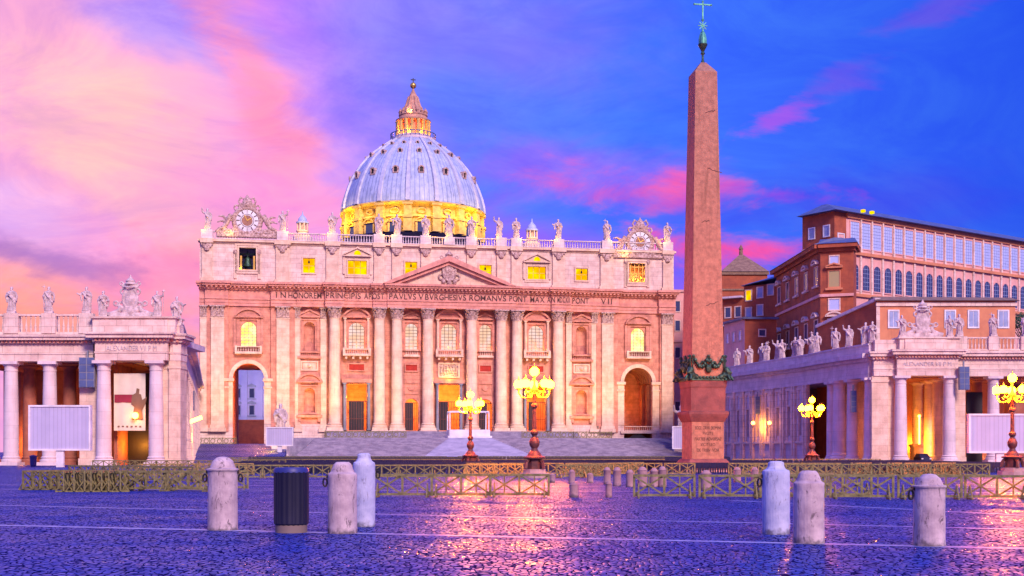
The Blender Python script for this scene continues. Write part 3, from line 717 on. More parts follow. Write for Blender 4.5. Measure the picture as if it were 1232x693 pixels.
ATP = [(249, 2.4), (340, 3.2), (400, 3.0), (456, 2.4), (477, 2.2), (512, 2.2), (567, 2.2), (603, 2.2), (621, 2.4), (672, 3.0), (730, 3.2), (803, 2.4)]
for px, w in ATP:
    x = FS(px); ap = MB(); ap.box(x - w / 2, x + w / 2, -.25, .299, Z_AT + 1, Z_AC); ap.box(x - w / 2 - .3, x + w / 2 + .3, -.45, .299, Z_AT, Z_AT + 1.0); ap_ = ap.build('attic_pilaster', 'travertine', bas, smooth=False); ac = MB()
    ar.box(x - w / 2 - .3, x + w / 2 + .3, -.9, .12, Z_AC - .003, Z_BL + .02)
    ac.ball((x, -.5, Z_AC - 1.1), .75, 8, sz=1.2, sy=.6); ac.box(x - w / 2 - .1, x + w / 2 + .1, -.6, .299, Z_AC - .5, Z_AC - .01)
    for s in (-1, 1): ac.ball((x + s * .75, -.5, Z_AC - .75), .38, 6, sy=.7)
    ac.build('carved_head', 'carving', ap_)
for px in (283, 312, 753, 780): x = FS(px); ap = MB(); ac = MB(); ap.box(x - .35, x + .35, .0, .299, Z_AT + 1, Z_AC - 1.5); ac.ball((x, -.1, Z_AC - 1.8), .45, 8, sz=1.5, sy=.5); ac.build('carved_head', 'carving', ap.build('attic_pilaster', 'travertine', bas, smooth=False))
ar.build('attic_cornice', 'travertine', bas, smooth=False)
bl = MB(); prev = None
pts = [240] + [p for p, w in ATP] + [811]
for px, w in ATP:
    x = FS(px); bl.box(x - 1.3, x + 1.3, -.6, .8, Z_BL + .003, Z_BT + .2)
for (a, wa), (b, wb) in zip(ATP, ATP[1:]):
    baluster_row(bl, FS(a) + 1.3, FS(b) - 1.3, .1, Z_BL, Z_BT, .6, .17, .28, seg=6)
bl.build('balustrade', 'travertine_cold', bas)
rf = MB(); rf.box(L_ + 1, R_ - 1, 3.0, 60, 48, 51.3); rf.build('roof', 'lead_roof', bas, smooth=False)

# --- inscription
def text(s, size, parent, loc, width=None, m='letter', rot=(R(90), 0, 0), name='inscription', depth=.04):
    cu = bpy.data.curves.new(name, 'FONT'); cu.body = s; cu.size = size; cu.align_x = 'CENTER'; cu.extrude = depth
    o = bpy.data.objects.new('t', cu); COL.objects.link(o); dg = bpy.context.evaluated_depsgraph_get(); dg.update()
    me = bpy.data.meshes.new_from_object(o.evaluated_get(dg)); bpy.data.objects.remove(o)
    me.materials.clear(); me.materials.append(MATS[m]); q = bpy.data.objects.new(name, me); COL.objects.link(q)
    xs = [v.co.x for v in me.vertices]; w = max(xs) - min(xs)
    q.location = loc; q.rotation_euler = rot; q.scale = ((width / w) if width else 1, 1, 1)
    if parent: q.parent = parent
    return q
def frieze_d(x):
    for a, b, d in segs:
        if FS(a) <= x <= FS(b): return d
    return .4
GL = {}
def glyph(ch):
    if ch not in GL:
        cu = bpy.data.curves.new('glyph', 'FONT'); cu.body = ch; cu.size = 1.9; cu.extrude = .03; cu.offset = .012
        o = bpy.data.objects.new('t', cu); COL.objects.link(o); dg = bpy.context.evaluated_depsgraph_get(); dg.update()
        me = bpy.data.meshes.new_from_object(o.evaluated_get(dg)); bpy.data.objects.remove(o)
        vs = [tuple(v.co) for v in me.vertices]; fs = [tuple(p.vertices) for p in me.polygons]; x0 = min(v[0] for v in vs); GL[ch] = ([(v[0] - x0, v[2], v[1]) for v in vs], fs, max(v[0] for v in vs) - x0)
    return GL[ch]
ins = MB()
for w_, a, b in (('IN', 332, 344), ('HONOREM', 347, 387), ('PRINCIPIS', 392, 434), ('APOST', 438, 462), ('PAVLVS', 468, 500), ('V', 503, 508), ('BVRGHESIVS', 511, 560), ('ROMANVS', 564, 608), ('PONT', 612, 633), ('MAX', 638, 655), ('AN', 658, 667), ('MDCXII', 670, 685), ('PONT', 689, 709), ('VII', 724, 737)):
    x0, x1 = FS(a, -2), FS(b, -2); gs = [glyph(c) for c in w_]; tot = sum(q[2] for q in gs); gap = (x1 - x0 - tot) / max(1, len(gs) - 1) if len(gs) > 1 else 0
    k = 1.0
    gap = min(gap, 1.3)
    if gap < .12 and len(gs) > 1: k = (x1 - x0 - .16 * (len(gs) - 1)) / tot; gap = .16
    x = x0
    for vs, fs, wd in gs:
        d = max(frieze_d(x), frieze_d(x + wd * k)); ins.add([(x + v[0] * k, -d - .05 + v[1], Z_FR + .5 + v[2]) for v in vs], fs); x += wd * k + gap
ins.build('inscription', 'letter', bas, smooth=False)

def flood(s, y, z, tx, tz, e, col=(1, .52, .16)):
    l = bpy.data.lights.new('floodlight', 'SPOT'); l.energy = e; l.color = col; l.spot_size = R(100); l.spot_blend = 1.0; l.shadow_soft_size = .5
    o = bpy.data.objects.new('floodlight', l); COL.objects.link(o); o.parent = bas; o.location = (s, y, z)
    o.rotation_euler = (Vector((tx, 0, tz)) - Vector((s, y, z))).to_track_quat('-Z', 'Y').to_euler()
for px in (280, 372, 452, 541, 628, 700, 770): flood(FS(px), -17.8, 6.0, FS(px), 26, 9500, (1, .60, .12))
for px in (299, 372, 429, 495, 541, 584, 645, 699, 767): flood(FS(px) + .3, -5.2, 5.6, FS(px), 26, 4200 if px < 760 else 1900, (1, .50, .06))
# --- coats of arms / carved ornament
def arms_mb(k=1.0):
    m_ = MB(); m_.ball((0, 0, 0), 1.0 * k, 12, sx=.85, sy=.35, sz=1.25); m_.torus((0, -.15 * k, 0), .95 * k, .14 * k, 18, 6, sx=.85, sz=1.2)
    m_.lathe([(.55 * k, 0), (.62 * k, .25 * k), (.55 * k, .6 * k), (.35 * k, 1.0 * k), (.1 * k, 1.25 * k), (.12 * k, 1.4 * k), (.02, 1.5 * k)], (0, 0, 1.15 * k), 12, sy=.6)
    for z in (1.25, 1.6, 1.95): m_.torus((0, 0, z * k), (.66 - (z - 1.25) * .3) * k, .1 * k, 12, 6, 'z')
    for s in (-1, 1):
        m_.tube((s * .9 * k, -.1, 1.5 * k), (-s * .75 * k, -.1, -1.2 * k), .11 * k); m_.torus((s * .95 * k, -.1, 1.65 * k), .2 * k, .09 * k, 8, 6)
        m_.torus((s * 1.0 * k, 0, -.7 * k), .32 * k, .14 * k, 10, 6); m_.torus((s * .8 * k, 0, .8 * k), .28 * k, .13 * k, 10, 6); m_.ball((s * .7 * k, -.1, -1.3 * k), .3 * k, 6)
    m_.ball((0, -.1, -1.45 * k), .35 * k, 6)
    return m_
me = remesh(arms_mb(2.0), 'coat_of_arms', 'carving', .12)
mesh_obj('coat_of_arms', me, pd_, (FS(540.5, -3.6), -3.6, Z(329)), 0, (.95, 1, 1))

# --- clocks
def clock(px, py, yl):
    x, z = FS(px, yl), Z(py)
    m_ = MB(); m_.torus((0, 0, 0), 3.0, .5, 28, 8); m_.lathe([(3.0, -.3), (3.0, .3)], (0, 0, 0), 20) if False else None
    for s in (-1, 1):
        m_.path([(s * 3.0, 0, -3.2), (s * 4.0, 0, -2.3), (s * 5.4, 0, -2.5), (s * 6.6, 0, -3.2)], .55, 7)
        # reclining angels either side
        m_.ball((s * 4.0, -.2, 1.1), .5, 8); m_.path([(s * 4.1, -.1, .7), (s * 4.6, -.1, -.6), (s * 5.4, -.1, -1.7)], lambda t: .6 - .05 * t, 8)
        m_.path([(s * 4.2, -.4, .3), (s * 3.3, -.5, 1.0), (s * 2.9, -.5, 1.8)], .22, 6); m_.path([(s * 5.2, -.4, -1.6), (s * 6.3, -.5, -2.0), (s * 7.2, -.4, -2.9)], .38, 7)
        m_.path([(s * 4.6, .3, .2), (s * 5.6, .3, 1.0), (s * 6.7, .3, .9)], lambda t: .5 - .35 * t, 6); m_.path([(s * 4.8, .3, -.4), (s * 5.9, .3, -.1), (s * 7.0, .3, -.5)], lambda t: .45 - .3 * t, 6)
        m_.torus((s * 2.4, 0, 3.0), .6, .26, 12, 6); m_.torus((s * 3.2, 0, -2.7), .7, .28, 12, 6)
        m_.path([(s * 1.0, -.2, 3.2), (s * 2.0, -.2, 4.4), (s * 1.5, -.2, 5.3)], .26, 6); m_.tube((s * 1.6, -.3, 5.6), (-s * 1.1, -.3, 3.3), .16)
    m_.lathe([(1.2, 0), (1.35, .5), (1.15, 1.2), (.7, 2.0), (.2, 2.5), (.25, 2.75), (.02, 2.9)], (0, 0, 3.3), 12, sy=.7)
    m_.box(-7.0, 7.0, -.5, .8, -4.0, -3.2)
    for i in range(7): m_.ball((-3.0 + i, -.3, -3.0 + .2 * (i % 2)), .42, 6)
    # solid ring wall carrying the dial
    m_.path([(3.3 * math.cos(t), .35, 3.3 * math.sin(t)) for t in [i * PI / 12 for i in range(25)]], .38, 6)
    e = remesh(m_, 'clock', 'carving', .17); o = mesh_obj('clock', e, bas, (x, yl, z))
    f = MB()
    f.M = Matrix.Rotation(R(90), 4, 'X'); f.lathe([(3.0, -.2), (3.0, .12), (2.9, .16), (.01, .16)], (0, 0, 0), 32); f.build('clock_face', 'white_paint', o)
    r_ = MB(); r_.M = f.M; r_.lathe([(1.25, .165), (1.25, .2), (.01, .2)], (0, 0, 0), 24); r_.build('clock_centre', 'granite_red', o)
    k = MB()
    for i in range(12):
        a = i * PI / 6; k.bar((1.75 * math.sin(a), -.2, 1.75 * math.cos(a)), (2.5 * math.sin(a), -.2, 2.5 * math.cos(a)), .06, .2)
    k.torus((0, -.18, 0), 1.5, .06, 24, 4); k.build('numerals', 'letter', o, smooth=False)
    h = MB(); h.bar((0, -.28, 0), (-.7, -.28, 1.3), .06, .2); h.bar((0, -.3, 0), (.9, -.3, .6), .06, .22); h.build('clock_hand', 'gold', o, smooth=False)
    light('clock_light', (x - 4, yl - 1.6, z - 3), (1, .6, .1), 160, .3, bas)
clock(297.5, 272.5, .2); clock(770, 285, .2)

# --- dome
DT = 99.0; DX, DY = 0.0, DT
DYW = F0.y + DT * CS; DC = Vector((DX, DY, 0))
kd_ = FPX / DYW
def dz_(py): return EYE + (HZ - py) / kd_
dr = lambda px: px / kd_
prof = [(258, 85.5), (250, 84.5), (240, 82), (230, 78.5), (218, 73), (205, 64.5), (196, 57), (188, 48.5), (181, 39.5), (176.5, 33), (171, 25.5)]
P = [(dr(r), dz_(p)) for p, r in prof]
dome = MB(); dome.lathe(P, (DX, DY, 0), 64); ld = MATS['lead'].copy(); ld.name = 'dome_lead'; q = NG(ld.node_tree); b_ = ld.node_tree.nodes['Principled BSDF']; src = b_.inputs['Base Color'].links[0].from_socket
sx_ = q.n('ShaderNodeSeparateXYZ'); q.link(q.n('ShaderNodeTexCoord').outputs['Object'], sx_.inputs[0])
an_ = q.m('ARCTAN2', q.m('SUBTRACT', sx_.outputs[1], DT), sx_.outputs[0])
st_ = q.m('ABSOLUTE', q.m('SUBTRACT', q.m('FRACT', q.m('MULTIPLY', an_, 96 / (2 * PI))), .5))
sm_ = q.smooth(st_, .36, .46, 0, .55); col_ = q.mix(sm_, src, (.10, .14, .30, 1))
cb_ = q.n('ShaderNodeCombineXYZ'); q.link(q.m('MULTIPLY', an_, 30), cb_.inputs[0]); q.link(q.m('MULTIPLY', sx_.outputs[2], .12), cb_.inputs[1])
sk_ = q.smooth(q.noise(cb_.outputs[0], 1.0, 5, .7), .54, .72, 0, .7); q.link(q.mix(sk_, col_, (.09, .11, .22, 1)), b_.inputs['Base Color']); MATS['dome_lead'] = ld
dm = dome.build('dome', 'dome_lead', bas, ang=60)
OFF = R(11.25) + R(2)
for i in range(16):
    a = OFF + i * 2 * PI / 16; m_ = MB(); ca, sa = math.cos(a), math.sin(a); rows = []
    for j, (r, z) in enumerate(P):
        w = .8 * (1 - .5 * j / (len(P) - 1)); t = .55
        vs = []
        for rr, ww in ((r - .2, w), (r + t, w * .8), (r + t, -w * .8), (r - .2, -w)): vs.append((DX + rr * ca - ww * sa, DY + rr * sa + ww * ca, z + (rr - r) * .3))
        rows.append(vs)
    vs = [v for rw in rows for v in rw]; fs = []
    for j in range(len(rows) - 1):
        for q in range(4): fs.append((j * 4 + q, j * 4 + (q + 1) % 4, (j + 1) * 4 + (q + 1) % 4, (j + 1) * 4 + q)[::-1])
    m_.add(vs, fs); m_.build('rib', 'lead_rib', dm)
def dome_at(t):
    f = t * (len(P) - 1); j = min(int(f), len(P) - 2); f -= j
    return (P[j][0] * (1 - f) + P[j + 1][0] * f, P[j][1] * (1 - f) + P[j + 1][1] * f)
for i in range(16):
    a = OFF + (i + .5) * 2 * PI / 16
    if math.sin(a) > .35: continue
    for t, k in ((.385, 1.0), (.62, .82), (.80, .6)):
        r, z = dome_at(t); m_ = MB(); m_.M = Matrix.Translation((DX + r * math.cos(a), DY + r * math.sin(a), z)) @ Matrix.Rotation(a + PI / 2, 4, 'Z')
        m_.box(-.9 * k, -.5 * k, -.7 * k, .8, -.9 * k, .8 * k); m_.box(.5 * k, .9 * k, -.7 * k, .8, -.9 * k, .8 * k); m_.box(-.9 * k, .9 * k, -.7 * k, .8, -1.1 * k, -.8 * k); archring(m_, 0, .2 * k, .6 * k, .4 * k, -.8 * k, .8, 8)
        d_ = m_.build('dormer', 'carving', dm, smooth=False)
        # dark opening merged as the dormer's own recess
        q = MB(); q.M = m_.M; q.box(-.5 * k, .5 * k, -.45 * k, .5, -.8 * k, .7 * k); q.build('dormer_opening', 'door_dark', dm, smooth=False)
dm2 = MB(); zt = dz_(258)
dm2.lathe([(dr(80), dz_(292)), (dr(80), dz_(276)), (dr(83), dz_(275)), (dr(83), dz_(273)), (dr(79), dz_(272.5)), (dr(79), dz_(262)), (dr(85), dz_(261)), (dr(87), dz_(259)), (dr(86), dz_(257.5)), (dr(84), dz_(257))], (DX, DY, 0), 64)
drum = dm2.build('drum', 'drum_stone_lit', bas, ang=40)
for i in range(16):
    a = OFF + i * 2 * PI / 16
    if math.sin(a) > .4: continue
    m_ = MB(); m_.M = Matrix.Translation((DX + dr(82) * math.cos(a), DY + dr(82) * math.sin(a), 0)) @ Matrix.Rotation(a + PI / 2, 4, 'Z')
    m_.box(-1.6, 1.6, -1.4, 2.0, dz_(262), dz_(259.5)); m_.box(-1.2, 1.2, -.9, 2.0, dz_(274), dz_(262)); m_.box(-1.5, 1.5, -1.5, 2, dz_(277), dz_(274)); m_.box(-1.3, 1.3, -1.2, 2, dz_(292), dz_(277)); m_.build('buttress', 'drum_stone_lit', drum, smooth=False)
    b = a + PI / 16; m_ = MB(); m_.M = Matrix.Translation((DX + dr(80) * math.cos(b), DY + dr(80) * math.sin(b), 0)) @ Matrix.Rotation(b + PI / 2, 4, 'Z')
    pediment(m_, -1.9, 1.9, dz_(281), 1.2, 'arc' if i % 2 else 'tri', -1.0, .3, .3); m_.box(-2.0, -1.4, -.6, .3, dz_(292), dz_(281)); m_.box(1.4, 2.0, -.6, .3, dz_(292), dz_(281)); m_.torus((0, -.2, dz_(268)), 1.3, .25, 12, 6, sz=.6); dw_ = m_.build('drum_window', 'drum_stone_lit', drum); m_2 = MB(); m_2.M = m_.M; m_2.box(-1.38, 1.38, -.5, .2, dz_(292), dz_(281) - .02); m_2.build('drum_pane', 'pane_dark', drum, smooth=False)
    rl_ = random.Random(i + 40); light('drum_light', (DX + (dr(82) + 3.6) * math.cos(b), DY + (dr(82) + 3.6) * math.sin(b), dz_(273)), (1.0, .58, .01), rl_.choice((900, 1500, 2600)), .4, bas)
# lantern
la = MB(); zl = dz_(171)
la.lathe([(dr(25), zl - .4), (dr(26.5), zl), (dr(26.5), zl + .7), (dr(22), zl + .8), (dr(21.5), dz_(165))], (DX, DY, 0), 32)
ln = la.build('lantern', 'travertine_cold', bas)
rr_ = MB()
for i in range(32):
    a = i * PI / 16; rr_.tube((DX + dr(27) * math.cos(a), DY + dr(27) * math.sin(a), zl + .7), (DX + dr(27) * math.cos(a), DY + dr(27) * math.sin(a), zl + 2.2), .12, seg=4)
rr_.torus((DX, DY, zl + 2.2), dr(27), .15, 32, 5, 'z'); rr_.build('lantern_railing', 'blue_panel', ln)
core = MB(); core.lathe([(dr(15), dz_(165)), (dr(15), dz_(146))], (DX, DY, 0), 24); core.build('lantern_core', 'travertine_warm', ln)
lc = MB()
for i in range(16):
    a = OFF + i * PI / 8
    for q in (19,): lc.lathe([(.7, 0), (.55, .5), (.5, dz_(147) - dz_(165) - .4), (.75, dz_(147) - dz_(165))], (DX + dr(q) * math.cos(a), DY + dr(q) * math.sin(a), dz_(165)), 8)
    light('lantern_light', (DX + dr(17) * math.cos(a + PI / 16), DY + dr(17) * math.sin(a + PI / 16), dz_(162)), (1, .25, .02), 1100, .2, bas) if i % 2 == 0 and math.sin(a) < .4 else None
lc.build('lantern_columns', 'drum_stone_lit', ln)
lt = MB(); lt.lathe([(dr(20.5), dz_(147)), (dr(21), dz_(145.5)), (dr(18), dz_(145)), (dr(16.5), dz_(141)), (dr(17.5), dz_(140)), (dr(12.5), dz_(136)), (dr(8.5), dz_(127)), (dr(5), dz_(116)), (dr(2), dz_(110)), (dr(1), dz_(107))], (DX, DY, 0), 32); 
for i in range(16): a = OFF + i * PI / 8; lt.lathe([(.4, 0), (.3, .8), (.5, 1.1), (.05, 2.2)], (DX + dr(16) * math.cos(a), DY + dr(16) * math.sin(a), dz_(140)), 6)
for i in range(8): a = OFF + i * PI / 4; lt.path([(DX + dr(q) * math.cos(a), DY + dr(q) * math.sin(a), dz_(y)) for q, y in ((15, 138), (9, 128), (5.5, 117))], .35, 5)
lt.build('lantern_spire', 'lantern_stone', ln)
light('spire_light', (DX - 1, DY - dr(16), dz_(137)), (1, .34, .05), 1500, .2, bas)
gb = MB(); gb.ball((DX, DY, dz_(103)), dr(3.8), 14); gb.build('golden_ball', 'gold', bas)
cr = MB(); cr.bar((DX, DY, dz_(99.5)), (DX, DY, dz_(94)), .28, .28); cr.bar((DX - .8, DY, dz_(96)), (DX + .8, DY, dz_(96)), .26, .26); cr.build('cross', 'black_iron', bas)
# two small cupolas on the roof
for px, zt_, dep in ((364, 254, 40), (640, 264, 40)):
    x = FS(px, dep); Yw = FW(x, dep).y; k = FPX / Yw; z_ = lambda py: EYE + (HZ - py) / k; w = 1 / k
    c_ = MB(); sh = 0 if px < 500 else 9
    c_.lathe([(11 * w, z_(300)), (11 * w, z_(285 + sh)), (6.5 * w, z_(281 + sh)), (6.5 * w, z_(279.5 + sh)), (7.5 * w, z_(279 + sh)), (7.5 * w, z_(277.5 + sh))], (x, dep, 0), 16)
    cc = c_.build('cupola', 'travertine', bas)
    d_ = MB(); d_.lathe([(4 * w, z_(278 + sh)), (4 * w, z_(269 + sh))], (x, dep, 0), 12)
    for i in range(8): a = i * PI / 4 + .3; d_.lathe([(.22, z_(278 + sh)), (.22, z_(268 + sh))], (x + 6.2 * w * math.cos(a), dep + 6.2 * w * math.sin(a), 0), 6)
    d_.build('cupola_lantern', 'travertine', cc)
    e_ = MB(); e_.lathe([(7.6 * w, z_(269 + sh)), (7.6 * w, z_(267 + sh)), (5.5 * w, z_(266 + sh)), (5 * w, z_(263 + sh)), (2.6 * w, z_(260 + sh)), (1.2 * w, z_(258.5 + sh)), (.3 * w, z_(254 + sh))], (x, dep, 0), 16); e_.build('cupola_cap', 'lead', cc)
    for s in (-1, 1): light('cupola_light', (x + s * 2.0, dep - 3.4, z_(277 + sh)), (1, .55, .08), 260, .2, bas)

# ------------------------------------------------------------------ draped statues
def figure_mesh(seed, name='statue', m='statue_stone', vox=.045):
    r = random.Random(seed); m_ = MB(); H = 3.2; lean = r.uniform(-.06, .06) * H; ph = r.uniform(0, 6)
    fold = lambda a, z: 1 + .17 * math.sin(6 * a + ph + z * .9) + .09 * math.sin(11 * a + z * 2.2)
    z0 = .28
    prof = [(.50, 0), (.47, .3), (.42, .9), (.40, 1.25), (.44, 1.5), (.40, 1.75), (.36, 1.95), (.42, 2.2), (.44, 2.4), (.30, 2.52), (.15, 2.58), (.13, 2.68)]
    for j in range(len(prof) - 1): pass
    n0 = len(m_.v); m_.lathe(prof, (0, 0, z0), 28, sx=1.05, sy=.72, fold=fold)
    m_.v = m_.v[:n0] + [(x + lean * math.sin(PI * (z - z0) / 2.7), y, z) for x, y, z in m_.v[n0:]]
    hx = lean * .1; m_.ball((hx, -.05, z0 + 2.84), .21, 12, sx=.85, sy=1.0, sz=1.2); m_.ball((hx, .06, z0 + 2.92), .2, 8); m_.ball((hx, -.18, z0 + 2.68), .12, 8, sz=1.4); m_.ball((hx, -.27, z0 + 2.83), .045, 6)
    m_.path([(-.45, -.15, z0 + 2.35), (0, -.42, z0 + 1.75), (.45, -.15, z0 + 1.1), (.3, .25, z0 + .9)], lambda t: .13, 7)
    for i in range(4): x = -.3 + .2 * i; m_.tube((x + .05 * r.random(), -.33, z0 + 1.5), (x, -.42, z0 + .05), .05, .09, 6)
    def arm(s, pose):
        sh = (s * .43, 0, z0 + 2.36)
        if pose == 'up': el_, hd = (s * .75, -.1, z0 + 2.5), (s * .82, -.25, z0 + 3.05)
        elif pose == 'out': el_, hd = (s * .66, -.15, z0 + 2.0), (s * 1.0, -.45, z0 + 2.15)
        elif pose == 'chest': el_, hd = (s * .62, -.12, z0 + 1.85), (s * .15, -.48, z0 + 2.1)
        elif pose == 'down': el_, hd = (s * .62, -.02, z0 + 1.85), (s * .62, -.2, z0 + 1.35)
        else: el_, hd = (s * .64, -.1, z0 + 1.85), (s * .5, -.5, z0 + 1.8)
        m_.tube(sh, el_, .17, .15, 8); m_.tube(el_, hd, .15, .09, 8); m_.ball(hd, .12, 6)
        if pose != 'up': m_.tube((el_[0], el_[1], el_[2] + .1), (el_[0] * .85, el_[1] + .1, el_[2] - .75), .16, .1, 7)
        return hd
    poses = [('up', 'down'), ('chest', 'hold'), ('out', 'chest'), ('hold', 'down'), ('hold', 'out'), ('chest', 'down'), ('down', 'up')][seed % 7]
    h1 = arm(-1, poses[0]); h2 = arm(1, poses[1])
    if seed % 7 in (3, 6): hh = h1 if seed % 7 == 3 else h2; m_.tube((hh[0] - .04, hh[1], z0 + .2), (hh[0] + .05, hh[1], z0 + 3.3), .055, .055, 6); m_.tube((hh[0] - .3, hh[1], z0 + 3.0), (hh[0] + .35, hh[1], z0 + 3.0), .055, .055, 6)
    if seed % 7 in (1, 4): m_.box(h1[0] - .2, h1[0] + .2, h1[1] - .12, h1[1] + .08, h1[2] - .1, h1[2] + .35)
    m_.box(-.5, .5, -.42, .42, 0, .3); m_.ball((0, 0, .3), .45, 8, sz=.4)
    return remesh(m_, name, m, vox)
FIG = [figure_mesh(i) for i in range(7)]
def statue(i, loc, rz, label, cat='statue', group=None, sc=1.0, mir=False):
    o = mesh_obj('statue', FIG[i % 7], None, loc, rz, (-sc if mir else sc, sc, sc)); return tag(o, label, cat, group)
names_f = ['roof statue at the far left end of the basilica balustrade, left of the left clock', 'roof statue with raised arm immediately right of the left clock', 'roof statue between the small left cupola and the dome', 'roof statue before the left edge of the lit dome drum', 'roof statue second from the left before the yellow drum',
           'roof statue before the drum, just left of the central one', 'central roof statue above the pediment apex, holding a cross', 'roof statue before the drum, just right of the central one', 'roof statue at the right edge of the dome drum', 'roof statue left of the small right cupola', 'roof statue right of the small right cupola', 'roof statue immediately left of the right clock', 'roof statue at the far right end of the basilica balustrade']
for i, (px, nm) in enumerate(zip((249.5, 340, 400, 456, 477.5, 512, 540.5, 567.5, 600, 621, 671.5, 730.5, 803), names_f)):
    x = FS(px); s_ = 1.48 if px not in (540.5,) else 1.6; seed = [0, 6, 4, 1, 2, 5, 3, 4, 0, 5, 2, 3, 1][i]
    p_ = FW(x, .1, Z_BT + .2); 
    if px == 540.5: p_.z = Z_BT + .0
    statue(seed, p_, PSI, nm, group='statues along the basilica roofline', sc=s_)
    if px == 540.5: bm_ = MB(); bm_.box(x - 1.3, x + 1.3, -.6, .8, Z_BL + .003, Z_BT + .0); bm_.build('statue_pedestal', 'travertine_cold', bas, smooth=False)
    light('statue_light', (x + (1.5 if i % 2 else -1.2), -1.6, Z_BT + .6), (1, .46, .0), 170, .15, bas)
# bell
be = MB(); p_ = FW(FS(297.5), 2.4, Z(325))
be.lathe([(1.15, 0), (1.05, .2), (.8, .8), (.68, 1.5), (.6, 2.0), (.35, 2.3), (.02, 2.35)], (0, 0, 0), 20); be.tube((0, 0, 2.3), (0, 0, 3.6), .12); be.tube((-1.7, 0, 3.0), (1.7, 0, 3.0), .14)
b_ = be.build('bell', 'bronze_dark'); b_.location = p_; b_.rotation_euler = (0, 0, PSI); tag(b_, 'dark bronze bell hanging in the square opening under the left clock', 'bell')

# ------------------------------------------------------------------ forecourt: steps, ramps
st = MB(); n_ = 24; s0, s1 = FS(352), FS(792)
for i in range(n_):
    y0 = -45 + 25 * i / n_; st.box(s0 + i * .22, s1 - i * .1, y0, -19.9, 4.8 * i / n_, 4.8 * (i + 1) / n_)
st.box(s0 - 1, s1 + 1.0, -19.9, -.36, 0, 4.8)
for i in range(5): st.box(FS(392), FS(690), -9 + i * 1.1, -3.6, 4.8 + i * .35, 5.1 + i * .35 + .04)
o = st.build('basilica_steps', 'steps_stone', smooth=False); o.location = F0; o.rotation_euler = (0, 0, PSI); tag(o, kind='structure')
rp = MB()
for a, b, z1 in ((-85, s0 - 1.1, 3.6), (s1 + 1.1, 90, 3.6)): rp.hexa([(a, -95, -.2), (b, -95, -.2), (b, 2, -.2), (a, 2, -.2), (a, -95, .01), (b, -95, .01), (b, 2, z1), (a, 2, z1)])
o = rp.build('forecourt_slope', 'cobbles', smooth=False); o.location = F0; o.rotation_euler = (0, 0, PSI); tag(o, kind='structure')
cp = MB(); xa, xb = FS(541, -20), FS(590, -20)
for i in range(n_):
    y0 = -45.05 + 25 * i / n_; k = 1 - i / n_; cp.box(xa - 9 * k, xb + 7 * k, y0, y0 + 25 / n_ + .0, 4.8 * i / n_ + .02, 4.8 * (i + 1) / n_ + .03)
o = cp.build('ceremonial_ramp', 'carpet_pale', smooth=False); o.location = F0; o.rotation_euler = (0, 0, PSI); tag(o, kind='structure')
pod = empty('podium', FW((xa + xb) / 2, -17, 4.8), PSI, 'white podium with a slender open canopy frame before the central door', 'podium')
m_ = MB(); hw = (xb - xa) / 2 * 1.0; m_.box(-hw, hw, -2.5, 3, 0, 1.9); m_.box(-hw - .4, hw + .4, -2.9, 3.2, 0, .5); m_.build('platform', 'white_paint', pod, smooth=False)
m_ = MB()
for s in (-1, 1):
    for y in (-2, 2.6): m_.box(s * hw * .96 - .13, s * hw * .96 + .13, y, y + .26, 1.9, 5.9)
    m_.box(s * hw * .96 - .12, s * hw * .96 + .12, -1.7, 2.6, 5.65, 5.89)
m_.box(-hw * .97, hw * .97, -2, -1.75, 5.9, 6.15); m_.box(-hw * .97, hw * .97, 2.6, 2.85, 5.9, 6.15); m_.build('canopy_frame', 'white_paint', pod, smooth=False)

# ring railings at the head of the steps
rl = MB()
def ring_rail(w=3.0):
    m_ = MB(); m_.box(-w / 2, w / 2, -.08, .08, 1.35, 1.5); m_.box(-w / 2, w / 2, -.08, .08, .1, .22)
    for s in (-1, 1): m_.box(s * w / 2 - .07, s * w / 2 + .07, -.1, .1, 0, 1.6)
    for s in (-.5, .5): m_.torus((s * w / 2, 0, .78), .48, .09, 14, 6); m_.bar((s * w / 2 - .7, 0, .25), (s * w / 2 - .4, 0, .5), .08, .08); m_.bar((s * w / 2 + .7, 0, 1.32), (s * w / 2 + .4, 0, 1.1), .08, .08)
    return m_
rr0 = None; k = 0
for a, b, zz, yy, lab in ((391, 500, 4.8, -19.0, 'ornamental ring railing at the head of the steps left of the podium'), (628, 746, 4.8, -19.0, 'ornamental ring railing at the head of the steps right of the podium')):
    xa_, xb_ = FS(a, yy), FS(b, yy); n = int((xb_ - xa_) / 3.0)
    for i in range(n):
        p_ = FW(xa_ + 3.0 * (i + .5), yy, zz)
        if rr0 is None: rr0 = ring_rail().build('ring_railing', 'wood'); o = rr0; tag(o, lab, 'railing', lab)
        else: o = rr0.copy(); COL.objects.link(o); o['label'] = lab; o['group'] = lab
        o.location = p_; o.rotation_euler = (0, 0, PSI)
for a, b, lab in ((236, 284, 'ornamental ring railing below the left tower of the basilica'),):
    xa_, xb_ = FS(a, -3), FS(b, -3)
    for i in range(int((xb_ - xa_) / 3.0)):
        o = rr0.copy(); COL.objects.link(o); o['label'] = lab; o['group'] = lab; o.location = FW(xa_ + 3 * (i + .5), -3, 3.42); o.rotation_euler = (0, 0, PSI)

